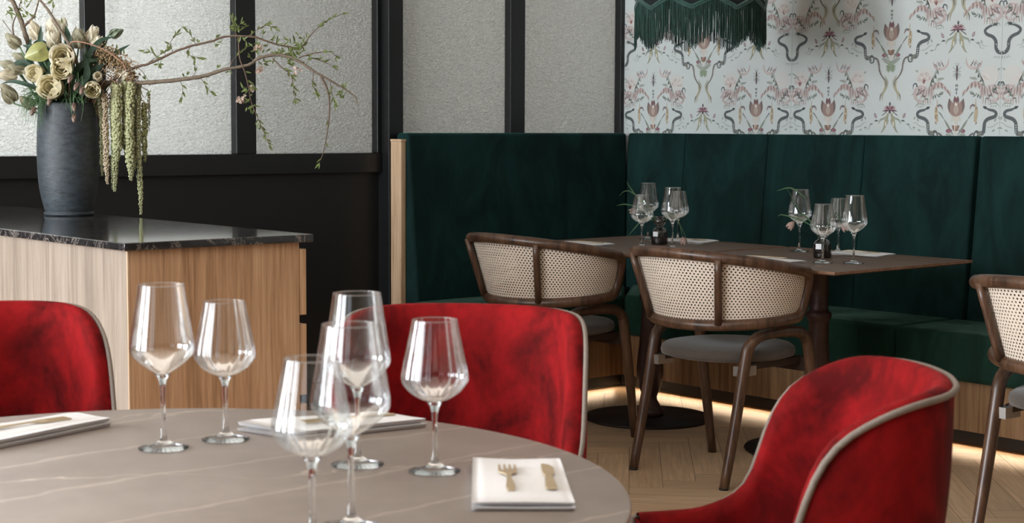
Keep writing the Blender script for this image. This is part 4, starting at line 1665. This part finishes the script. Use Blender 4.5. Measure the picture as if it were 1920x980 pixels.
def petal_mb(L, w, cup, tip, nu=5, nv=7, base=.15):
    """a cupped petal growing along +Z from the origin, bulging to +X"""
    mb = MB()

    def pt(u, v):
        ww = w * math.sin(PI * (base + (1 - base) * min(v, .97)) ** .8) * .5
        y = (u - .5) * 2 * ww
        x = cup * math.sin(PI * v * .62) - tip * v * v + (-(y * y) / max(w, 1e-4) * .9)
        return (x, y, L * v)
    return mb.grid(pt, nu, nv)


def tulip(s, z, d, size, tilt, label, open_=.35, mat='petal', stem_from=None):
    t = fl_thing('tulip', label, 'tulip', 'cream tulips in the vase')
    p = L3(s, z, d)
    dv = Vector(tilt).normalized()
    size *= 1.12
    base = p - dv * size * .45
    b0 = stem_from or L3(s * .22, 30, d * .3)
    mid = (b0 + base) / 2 + Vector((0, 0, .015))
    MB().tube(cr([b0, mid, base - dv * .01, base], 5), .0028, 7).build('stem', M['grass'], t)
    Mx = orient(None, base, dv)
    layers = [(5, 1.0, 1.0, 0), (5, .93, .80, .6), (5, .84, .58, .2), (4, .72, .36, .9)] if open_ > .2 else [(3, 1.0, .8, 0), (3, .96, .66, 1.05)]
    for li, (n, lk, ck, ph) in enumerate(layers):
        mb = MB()
        for k in range(n):
            a = 2 * PI * k / n + ph
            pm = petal_mb(size * lk, size * (.72 if open_ > .2 else .74), size * (.36 + open_ * .22) * ck, size * (.28 if open_ < .2 else .12) * ck)
            mb.merge(pm, Mx @ Matrix.Rotation(a, 4, 'Z'))
        o = mb.build(('outer_petals', 'inner_petals', 'heart_petals', 'core_petals')[li], M[mat if li < 1 else ('petal_y' if open_ > .3 else mat)], t)
    return t


TL = [
    (-10.5, 64.0, -1, .062, (-.25, -.3, 1), 'cream tulip near the top, upper left by the thick branch', .05, 'petal'),
    (-4.8, 64.8, 1, .060, (0, 0, 1), 'cream tulip at the top centre of the bouquet', .22, 'petal'),
    (-3.6, 61.0, -3, .060, (.1, -.5, 1), 'cream tulip just below the topmost one', .22, 'petal'),
    (-1.6, 66.0, 2, .050, (.2, .2, 1), 'small cream tulip highest at the bouquet top, behind the slanting branch', .1, 'petal'),
    (4.6, 61.2, -1, .064, (.1, -.2, 1), 'cream tulip right of the slanting branch', .2, 'petal_g'),
    (8.8, 62.8, 1, .056, (.5, 0, 1), 'cream tulip top right before the black mullion', .2, 'petal'),
    (11.0, 60.0, -1, .046, (.5, -.3, .8), 'small cream tulip below the top right one', .2, 'petal'),
    (17.6, 63.4, 0, .044, (1, 0, .45), 'closed greenish tulip bud sticking out to the right', .03, 'leafbud'),
    (1.0, 54.3, -8, .094, (.1, -1, .25), 'large open cream tulip in the centre showing its whorled heart', .55, 'petal'),
    (1.2, 51.0, -9, .082, (.0, -1, -.2), 'open cream tulip directly below the largest one', .5, 'petal_y'),
    (-8.4, 49.0, -7, .070, (-.3, -1, .1), 'open cream tulip left of centre', .45, 'petal_y'),
    (-2.8, 44.2, -9, .094, (-.1, -1, .1), 'large open cream tulip low in the centre', .55, 'petal_y'),
    (12.6, 48.2, -7, .044, (.2, -1, .1), 'small round cream tulip at the right', .2, 'petal'),
    (11.0, 43.8, -8, .066, (.2, -1, -.2), 'open cream tulip low at the right beside the hanging tassels', .45, 'petal_y'),
    (-17.8, 60.4, -2, .056, (-.7, -.2, .8), 'greenish cream tulip at the upper left', .1, 'petal_g'),
    (-20.6, 52.2, 0, .048, (-1, 0, .35), 'greenish tulip bud at the far left, upper', .03, 'petal_g'),
    (-16.6, 51.0, -3, .052, (-.8, -.4, .3), 'greenish cream tulip bud left of the centre', .08, 'petal_g'),
    (-19.4, 48.6, -4, .062, (-.7, -.5, -.1), 'pale cream tulip at the far left middle', .12, 'petal'),
    (-12.8, 49.4, -2, .040, (-.6, -.4, .2), 'small greenish tulip bud between the left tulips', .05, 'petal_g'),
    (-19.5, 42.2, -3, .068, (-.5, -.4, .9), 'greenish brown tulip hanging lowest at the far left', .15, 'petal_g'),
    (-12.8, 39.2, -4, .056, (-.6, -.6, .5), 'dull green tulip low at the left, near the vase rim', .12, 'petal_g'),
    (-17.0, 55.0, 2, .044, (-.8, 0, .4), 'greenish tulip bud half hidden behind the left cluster', .05, 'petal_g'),
    (20.5, 48.8, -3, .050, (.9, -.4, .2), 'blush cream tulip at the right edge, beneath the thin branch', .2, 'petal'),
]
M['leafbud'] = plain('grey_green_bud', '6f7a66', 0.6, noise=0.2, nscale=60)
for a in TL:
    tulip(a[0], a[1], a[2], a[3], a[4], a[5], a[6], a[7])


def blade(pts, w, mat, name, parent, fold=.25):
    P = cr([L3(*p) for p in pts], 5)
    n = len(P) - 1
    mb = MB()

    def pt(u, v):
        i = v * n
        k = min(int(i), n - 1)
        p = P[k].lerp(P[k + 1], i - k)
        tt = (P[k + 1] - P[k]).normalized()
        side = tt.cross(Vector((0, -1, .25))).normalized()
        ww = w * (math.sin(PI * (.12 + .88 * v)) ** .7 if v < .999 else 0)
        return p + side * (u - .5) * 2 * ww + Vector((0, -1, 0)) * abs(u - .5) * 2 * ww * fold
    mb.grid(pt, 4, n)
    return mb.build(name, mat, parent)


lv_t = fl_thing('tulip_leaf', 'broad dark green tulip leaves filling the middle of the bouquet', 'leaf', 'tulip leaves in the bouquet')
LEAVES = [
    ([(0, 36, -2), (-6, 50, -4), (-8, 58, -3), (-8, 66, -2)], .018), ([(0, 36, -3), (-4, 50, -6), (-9, 57, -6), (-14, 59, -4)], .016),
    ([(1, 38, 0), (2, 52, -2), (1.5, 60, -2), (0, 66, 0)], .022), ([(2, 38, -2), (7, 52, -4), (12, 60, -3), (17, 62, -2)], .013),
    ([(2, 36, -2), (9, 48, -4), (16, 55, -3), (23, 59.5, -2)], .014), ([(-1, 38, -3), (-9, 44, -6), (-16, 46.3, -6), (-21, 45.8, -5)], .010),
    ([(0, 38, -2), (-10, 50, -4), (-15, 53, -4), (-19, 50, -4)], .014), ([(1, 38, -3), (4, 48, -6), (8, 53, -6), (13, 54, -5)], .015),
    ([(0, 40, -4), (-5, 47, -7), (-3, 50, -8), (-5, 56, -7)], .020), ([(2, 38, -4), (5, 44, -7), (9, 49, -7), (7, 57, -5)], .018),
    ([(0, 36, 0), (-3, 54, 1), (-10, 60, 2), (-13, 55, 2)], .018), ([(2, 36, 0), (6, 50, 1), (11, 56, 1), (8, 63, 1)], .018),
    ([(-2, 36, 0), (-9, 46, 0), (-13, 55, 0), (-12, 62, 0)], .016), ([(0, 36, 0), (1, 46, 1), (-4, 52, 1), (-6, 58, 0)], .02),
]
for i, (pts, w) in enumerate(LEAVES):
    t = fl_thing('tulip_leaf', ('dark green tulip leaf in the %s of the bouquet, %s' % (('heart', 'upper left', 'top', 'upper right', 'right', 'far left', 'left', 'right centre', 'centre', 'lower right', 'upper left back', 'upper right back', 'left back', 'middle back')[i],
                 ('between tulips', 'pointing up', 'broad and upright', 'under the bud', 'tip over the mullion', 'thin and level', 'curving down', 'behind small tulip', 'under the largest tulip', 'beside the pink stem', 'mostly hidden', 'mostly hidden', 'mostly hidden', 'mostly hidden')[i])), 'leaf', 'tulip leaves in the bouquet')
    blade(pts, w * .78, M['leaf_dark'], 'leaf_blade', t)
bpy.data.objects.remove(lv_t)

# thin grassy blades spilling over the rim
gr = fl_thing('grassy_foliage', 'thin grey-green blades spilling over the left of the vase rim', 'foliage', None)
gm = MB()
rnd = random.Random(11)
for k in range(120):
    lft = rnd.random() < .72
    s1 = rnd.uniform(-13.5, -4.5) if lft else rnd.uniform(2, 10)
    z1 = rnd.uniform(28, 40) + (abs(s1 + 6) * .6 if lft else rnd.uniform(4, 8))
    d1 = rnd.uniform(-12.5, -10.5)
    s0, z0 = s1 * .45 + rnd.uniform(-1, 1), rnd.uniform(38.5, 44)
    P = cr([L3(s0, 38, -2), L3(lerp(s0, s1, .5), z0, -7), L3(lerp(s0, s1, .9), (z0 + z1) / 2 + 1, d1 + 1), L3(s1 + rnd.uniform(-1.5, 1.5), z1, d1)], 3)
    n = len(P)
    gm.tube(P, [.0011 * (1 - i / n) + .0003 for i in range(n)], 4, cap=False)
go = gm.build('blades', M['grass'], gr)
go['kind'] = 'stuff'

# lime green spathe
sp = fl_thing('anthurium', 'lime green heart-shaped anthurium leaf left of the bouquet centre', 'flower', None)
mb = MB()


def spt(u, v):
    a = 2 * PI * u - PI
    x = 16 * math.sin(a) ** 3
    y = 13 * math.cos(a) - 5 * math.cos(2 * a) - 2 * math.cos(3 * a) - math.cos(4 * a)
    x, y = (.5 * x / 16 + .5 * math.sin(a)) * .034 * v, (.5 * (y - 2) / 15 + .5 * math.cos(a)) * .044 * v
    return (x, -.006 + .22 * (x * x + y * y) ** .5 * .6 + 2.2 * x * y * .6 - .012 * (1 - v), y * 1.05)


mb.grid(spt, 48, 8)
mb.xf(Matrix.Translation(L3(-6.8, 56.3, -9)) @ Matrix.Rotation(1.2, 4, 'Y') @ Matrix.Rotation(-.15, 4, 'X'))
mb.build('spathe', M['spathe'], sp)
MB().tube(cr([L3(0, 34, -1), L3(-3, 46, -5), L3(-6, 54, -7.5)], 5), .003, 7).build('stem', M['grass'], sp)

# mauve bell flowers near the rim
for i, (s, z, lab) in enumerate(((5, 47, 'upper, below the largest tulip'), (7, 44.5, 'pointing left beside the low right tulip'), (8.4, 43.2, 'lying across the low right tulip'),
                                 (5.2, 37.5, 'hanging before the vase rim at the right'), (-8.0, 36, 'dark one hanging at the left rim'), (-2.4, 39.5, 'pale one under the large low tulip'), (5.4, 33.8, 'lowest, before the vase'),)):
    t = fl_thing('fritillary', 'mauve-brown bell flower ' + lab, 'flower', 'mauve bell flowers by the vase rim')
    dv = Vector((random.uniform(-.4, .4), -.5, -1))
    Mx = orient(None, L3(s, z + 1.5, -11.5), dv)
    mb = MB()
    for k in range(6):
        mb.merge(petal_mb(.034, .016, .011, .008, 3, 6), Mx @ Matrix.Rotation(k * PI / 3, 4, 'Z'))
    mb.build('petals', M['mauve'], t)
    MB().tube(cr([L3(s * .5, 42, -4), L3(s * .9, z + 5, -9), L3(s, z + 1.5, -11.4)], 4), .0012, 5).build('stem', M['grass'], t)

# hanging amaranth tassels
AM = [(10.5, 41.5, 34.8, .010, 'ama', 0), (11.9, 41, 14.2, .0085, 'ama', -2), (13.9, 42, 11.3, .0115, 'ama_p', -4), (15.2, 40.5, 9.0, .008, 'ama', 0), (17.2, 46.5, 8.6, .012, 'ama', -3), (18.9, 45, 19.0, .018, 'ama', -5),
      (21.3, 46.2, 21.0, .020, 'ama', -2), (23.5, 46, 12.6, .0165, 'ama', -4), (25.6, 45, .6, .011, 'ama', -1.5), (26.9, 39, 19.0, .011, 'ama_g2', 0), (16.0, 43, 18.0, .010, 'ama_p', 2), (22.4, 44, 16.0, .011, 'ama', 3), (28.2, 42.6, 29.6, .0058, 'ama_g2', 2)]
M['ama_g2'] = plain('olive_amaranth', '88885a', 0.85, noise=0.3, nscale=130)
names_am = ['short one at the left nearest the vase', 'thin one beside the vase', 'pinkish one left of centre', 'narrow one behind the pinkish', 'long one left of centre', 'broad one in the middle', 'broadest one right of centre',
            'long one right of centre', 'longest one whose tip touches the worktop', 'olive one at the right', 'pinkish one at the back left', 'one at the back centre', 'thin olive one hanging alone at the far right']
for i, (s, z1, z0, r, mt, d) in enumerate(AM):
    t = fl_thing('amaranth_tassel', 'hanging green amaranth tassel, ' + names_am[i], 'tassel flower', 'amaranth tassels')
    rnd = random.Random(i * 7 + 1)
    mb = MB()
    n = int((z1 - z0) / .46)
    cx = 0.0
    for k in range(n + 1):
        f = k / max(n, 1)
        z = lerp(z1, z0, f)
        cx += rnd.uniform(-.12, .12)
        rr = r * (1 if f < .8 else lerp(1, .45, (f - .8) / .2)) * rnd.uniform(.8, 1.12)
        m_ = 11 if r > .009 else 8
        for q in range(m_):
            a = 2 * PI * q / m_ + rnd.random()
            br = rr * rnd.uniform(.22, .38)
            mb.ball((s / 100 + cx / 100 + rr * .68 * math.cos(a), d / 100 + rr * .68 * math.sin(a), z / 100 + rnd.uniform(-.003, .003)), br, 5, 3)
    o = mb.build('florets', M[mt], t)
    MB().tube(cr([L3(s * .4, 34, 0), L3(s * .75, max(z1, 44) + 1.5, d), L3(s * .95, z1 + 1.5, d), L3(s, z1, d), L3(s + cx, (z1 + z0) / 2, d)], 5), .0016, 6).build('stem', M['pink'], t)

# fluffy pinkish crown of the amaranth above the branch
t = fl_thing('amaranth_plume', 'dusty pink feathery plume above the branch at the right of the bouquet', 'tassel flower', None)
mb = MB()
rnd = random.Random(99)
for k in range(1000):
    u = rnd.random()
    s = lerp(11.5, 24, u) + rnd.gauss(0, .8)
    z = 56 - 8.5 * u * u + rnd.gauss(0, 1.6) - (1.5 if u < .2 else 0)
    mb.ball((s / 100, rnd.gauss(-.02, .02), z / 100), rnd.uniform(.0018, .0042), 5, 3)
M['plume'] = plain('tan_amaranth_plume', '8f7a5a', 0.85, noise=0.35, nscale=120)
mb.build('florets', M['plume'], t)
ps = fl_thing('pink_stem', 'bare salmon-pink arching stem across the right of the bouquet', 'stem', None)
MB().tube(cr([L3(2, 40, -5), L3(3.5, 57, -8), L3(4.6, 59.8, -9), L3(9.5, 59.4, -9), L3(15.7, 57, -8), L3(20.6, 53.4, -7), L3(22.5, 50, -6)], 6), .0022, 7).build('stalk', M['pink'], ps)
CURLY = MB()
rnd = random.Random(12)
for k in range(26):
    s, z = rnd.uniform(14, 25), rnd.uniform(47, 56)
    CURLY.tube(cr([L3(s, z, -3), L3(s + rnd.uniform(-2, 2), z + rnd.uniform(0, 2), -4), L3(s + rnd.uniform(-3, 3), z + rnd.uniform(-3, 1), -4), L3(s + rnd.uniform(-3, 4), z + rnd.uniform(-4, 0), -3)], 4), .0011, 5)
CURLY.build('tendrils', M['tendril'], t)


# ------------------------------------------------------------------ branches
def leaf_mb(p, d, L, w, rnd):
    """small pointed leaf"""
    d = d.normalized()
    up_ = Vector((rnd.uniform(-.5, .5), -1, rnd.uniform(-.3, .6))).normalized()
    sd = d.cross(up_)
    sd = sd.normalized() if sd.length > 1e-3 else Vector((1, 0, 0))
    nn = sd.cross(d)
    V = [p, p + d * L * .3 + sd * w * .42, p + d * L * .65 + sd * w * .36, p + d * L, p + d * L * .65 - sd * w * .36, p + d * L * .3 - sd * w * .42, p + d * L * .3 - nn * w * .2, p + d * L * .65 - nn * w * .18]
    return V, [(0, 1, 6), (1, 2, 7, 6), (2, 3, 7), (0, 6, 5), (6, 7, 4, 5), (7, 3, 4)]


def branch(label, main, radii, twigs=(), clusters=(), leaf_n=0, seed=1, mat='bark', name='flowering_branch', blossoms=()):
    t = fl_thing(name, label, 'branch', 'blossoming branches in the vase')
    rnd = random.Random(seed)
    P = [L3(*p) for p in main]
    Q = cr(P, 6)
    R = [interp(i / (len(Q) - 1), [k / (len(radii) - 1) for k in range(len(radii))], radii) * rnd.uniform(.92, 1.1) for i in range(len(Q))]
    Q = [q + Vector((rnd.uniform(-1, 1), 0, rnd.uniform(-1, 1))) * .0008 for q in Q]
    MB().tube(Q, R, 8).build('bark', M[mat], t)
    lf = MB()

    def leaf(p, d, L=None):
        V, F = leaf_mb(p, d, L or rnd.uniform(.016, .030), rnd.uniform(.006, .009), rnd)
        lf.add(V, F)

    for tw in twigs:
        pts, r0, ln = tw
        q = cr([L3(*p) for p in pts], 5)
        MB().tube(q, [lerp(r0, .0009, i / (len(q) - 1)) for i in range(len(q))], 6).build('twig', M['twig'], t)
        for k in range(ln):
            i = rnd.randrange(max(1, len(q) // 4), len(q))
            tt = (q[i] - q[i - 1]).normalized()
            pe = Vector((rnd.uniform(-1, 1), rnd.uniform(-.5, .5), rnd.uniform(-.6, 1)))
            leaf(q[i], tt * 1.1 + pe * .9)
        for _ in range(2):
            leaf(q[-1], (q[-1] - q[-2]).normalized() + Vector((rnd.uniform(-.3, .3), 0, rnd.uniform(-.3, .3))))
    # short spurs and buds along the bark
    for k in range(leaf_n):
        i = rnd.randrange(len(Q) // 5, len(Q) - 1)
        dd = Vector((rnd.uniform(-.6, .8), rnd.uniform(-.4, .2), rnd.choice((-1, 1)) * rnd.uniform(.5, 1)))
        p1 = Q[i] + dd.normalized() * rnd.uniform(.008, .022)
        lf2 = MB().tube([Q[i], p1], [.0014, .0008], 5)
        for w in range(rnd.randrange(1, 4)):
            leaf(p1, dd + Vector((rnd.uniform(-1, 1), rnd.uniform(-.3, .3), rnd.uniform(-.5, .8))), rnd.uniform(.012, .022))
        lf.merge(lf2)
    for (s, z, d, rad, n) in clusters:
        for k in range(n):
            p = L3(s, z, d) + Vector((rnd.gauss(0, rad), rnd.gauss(0, rad * .5), rnd.gauss(0, rad * .7)))
            leaf(p, Vector((rnd.uniform(-1, 1), rnd.uniform(-.4, .4), rnd.uniform(-.5, 1.3))), rnd.uniform(.018, .032))
    if lf.V:
        o = lf.build('leaves', M['leaf'], t, False)
        o['kind'] = 'stuff'
    bl = MB()
    for (s, z, d, n) in blossoms:
        for k in range(n):
            c = L3(s, z, d) + Vector((rnd.gauss(0, .007), rnd.gauss(0, .005), rnd.gauss(0, .007)))
            ax = Vector((rnd.uniform(-1, 1), -1, rnd.uniform(-1, 1)))
            Mx = orient(None, c, ax)
            for q in range(5):
                bl.merge(petal_mb(.008, .007, .003, -.004, 2, 3), Mx @ Matrix.Rotation(q * 2 * PI / 5, 4, 'Z'))
    if bl.V:
        bl.build('blossoms', M['blossom'], t)
    return t


branch('thick bare branch reaching far right across the windows and bending down at its end',
       [(2, 36, 2), (10, 45.5, 0), (16, 46.1, -2), (24, 46.1, -3), (31.4, 46.4, -3), (43.1, 47.6, -3), (49.5, 48.9, -2), (55.7, 50.9, -2), (63.5, 52.5, -1), (67.3, 54.9, -1), (73.4, 56.1, 0), (77.6, 55.4, 0), (80.8, 54, 0), (85.6, 50.8, 0), (88.6, 49.1, 0), (94.2, 45.9, 1), (100.3, 41.7, 2), (101, 38.8, 2)],
       [.0085, .008, .0075, .007, .0062, .0055, .0055, .0060, .005, .0038, .0028, .0018],
       twigs=[([(88.6, 49.1, 0), (91.1, 43.5, 0), (91.6, 37.6, 0), (91.0, 30.9, 0), (89.5, 22.8, 0), (88.0, 18.7, 0)], .0040, 3),
              ([(80.8, 55, 0), (85.6, 56.5, -1), (91.7, 57.2, -1), (94, 55.8, -1)], .0022, 7),
              ([(85, 55.2, 0), (88.1, 54.3, 1), (92.4, 52.5, 1)], .002, 6),
              ([(71.8, 54.9, 0), (75.1, 51.7, -1), (78.3, 49.1, -1), (79.2, 44.8, -1), (79.8, 41, -1)], .0022, 16),
              ([(92, 47, 0), (92.5, 43, -1), (93.5, 39.5, -1)], .0015, 7), ([(86, 50, 0), (86, 46, -1), (87, 43, 0)], .0015, 6),
              ([(57.2, 51.3, -2), (58.5, 54, -3), (60.9, 56.4, -3)], .0016, 2),
              ([(40, 47.1, -3), (41.2, 44.5, -4), (41, 41.5, -4)], .0012, 3), ([(47, 48.3, -3), (49.5, 45, -4), (51, 43, -4)], .0012, 4),
              ([(25, 46, -3), (26.4, 43.0, -3), (27.6, 41, -3), (28.4, 41.8, -3)], .0014, 0), ([(44, 47.8, -3), (45.5, 50, -3), (45.2, 52.5, -3)], .0012, 3)],
       clusters=[(66.8, 57.5, -1, .012, 9), (78.5, 57.0, 0, .025, 34), (74, 60.0, 0, .018, 12), (82, 59, 0, .018, 14), (69.5, 53.5, 0, .012, 6)], leaf_n=16, seed=4,
       blossoms=[(67.6, 50.6, -1, 14), (80, 51, -1, 6), (66.8, 58, -1, 6)])
branch('thinner upper branch rising to the second mullion and meeting the thick branch',
       [(6, 38, 1), (14, 45, -3), (21.4, 49.7, -4), (25, 51.5, -4), (30.2, 52.9, -4), (38.2, 56.6, -4), (43.9, 58.7, -4), (51, 60.4, -4), (56.6, 62.2, -3), (64.7, 62.2, -3), (70.3, 60.7, -2), (74, 59.5, -1), (78, 58.8, 0), (81.5, 57.6, 0)],
       [.0055, .005, .0045, .0042, .004, .0036, .003, .0024],
       twigs=[([(60.5, 62.2, -3), (61, 55.1, -4), (62.7, 50.2, -4), (63.9, 45.3, -4), (64.9, 39.8, -4), (67.3, 33.7, -4), (69.2, 29.4, -4), (71, 25.1, -4)], .0026, 22),
              ([(81, 57.5, 0), (83, 60, 0), (85.6, 63.4, 0), (88.6, 66.2, 0), (91.7, 68.4, 0), (96, 70.2, 0)], .0024, 9),
              ([(64, 62.3, -3), (67, 64.5, -3), (70, 66, -3), (73, 65.2, -3)], .0018, 10), ([(60, 62.3, -3), (59, 65, -3), (58.4, 68.2, -3)], .0016, 9),
              ([(29, 52.7, -4), (32, 54.8, -4), (36, 57.4, -4)], .0013, 4), ([(38, 56.4, -4), (37.2, 60, -4), (39.5, 63, -4)], .0013, 5),
              ([(44, 58.6, -4), (43, 56, -4), (47, 54.8, -4)], .0013, 6), ([(46, 59.2, -4), (44.5, 62, -4), (43.2, 64, -4)], .0013, 5),
              ([(25.5, 51.4, -4), (27.3, 50, -4), (29, 47.2, -3)], .0015, 0), ([(33, 54, -4), (31.4, 56.2, -4), (28.4, 57, -4)], .0012, 5)],
       clusters=[(60.5, 65.5, -3, .017, 18), (62, 60, -4, .012, 8), (64.2, 43.5, -4, .012, 9), (64, 38, -4, .008, 5), (20, 56, -3, .012, 4)], leaf_n=18, seed=9, mat='twig',
       blossoms=[(61.5, 40.0, -4, 14), (65, 44.2, -4, 5), (67.5, 58.4, -3, 5)])
branch('thick bare branch rising at the left of the vase out of the frame',
       [(-1, 34, 2), (-6, 48, 3), (-10.2, 54, 3), (-11.8, 57.5, 3), (-14, 60, 3), (-16, 66.4, 3), (-18.4, 72.7, 3), (-19.8, 76, 3), (-21.5, 84, 3)],
       [.0095, .009, .009, .0085, .0078, .006],
       twigs=[([(-15.4, 65.8, 3), (-12.2, 68.4, 2), (-11, 70.5, 2), (-9.4, 76, 2), (-8, 82, 2)], .0052, 3), ([(-22.8, 67.8, 3), (-20.5, 64.6, 3), (-19, 62.4, 3)], .0014, 0),
              ([(-18.4, 72.7, 3), (-20.5, 74.6, 3), (-22.2, 75.2, 3)], .0012, 0), ([(-18.6, 60, 3), (-19.3, 66, 3), (-17.4, 71, 3), (-15.6, 77, 3)], .0034, 4),
              ([(-17, 73.4, 3), (-14.5, 71, 2), (-12.8, 69.8, 2)], .0013, 3)],
       clusters=[(-14, 73, 2, .012, 5), (-15, 68.5, 2, .010, 4), (-20, 71.5, 2, .010, 6), (-27, 75.8, 2, .010, 5)], leaf_n=3, seed=21)
branch('slanting bare branch rising left from the middle of the bouquet out of the frame',
       [(6, 44, 0), (4, 56, -5), (2.2, 60.0, -6), (-1.2, 65.2, -5), (-4.6, 70.4, -4), (-9.0, 76, -3), (-13, 82, -3)],
       [.0062, .0058, .005, .0045, .0038],
       twigs=[([(-3.9, 69.2, -4), (-3.4, 70.6, -4), (-3.2, 71.4, -4)], .0012, 0), ([(-.8, 64.8, -5), (0.4, 62.8, -6), (.3, 66, -6)], .0012, 0), ([(-7.5, 74, -4), (-6, 73, -4), (-5.2, 73.2, -4)], .0012, 0)], leaf_n=2, seed=33)
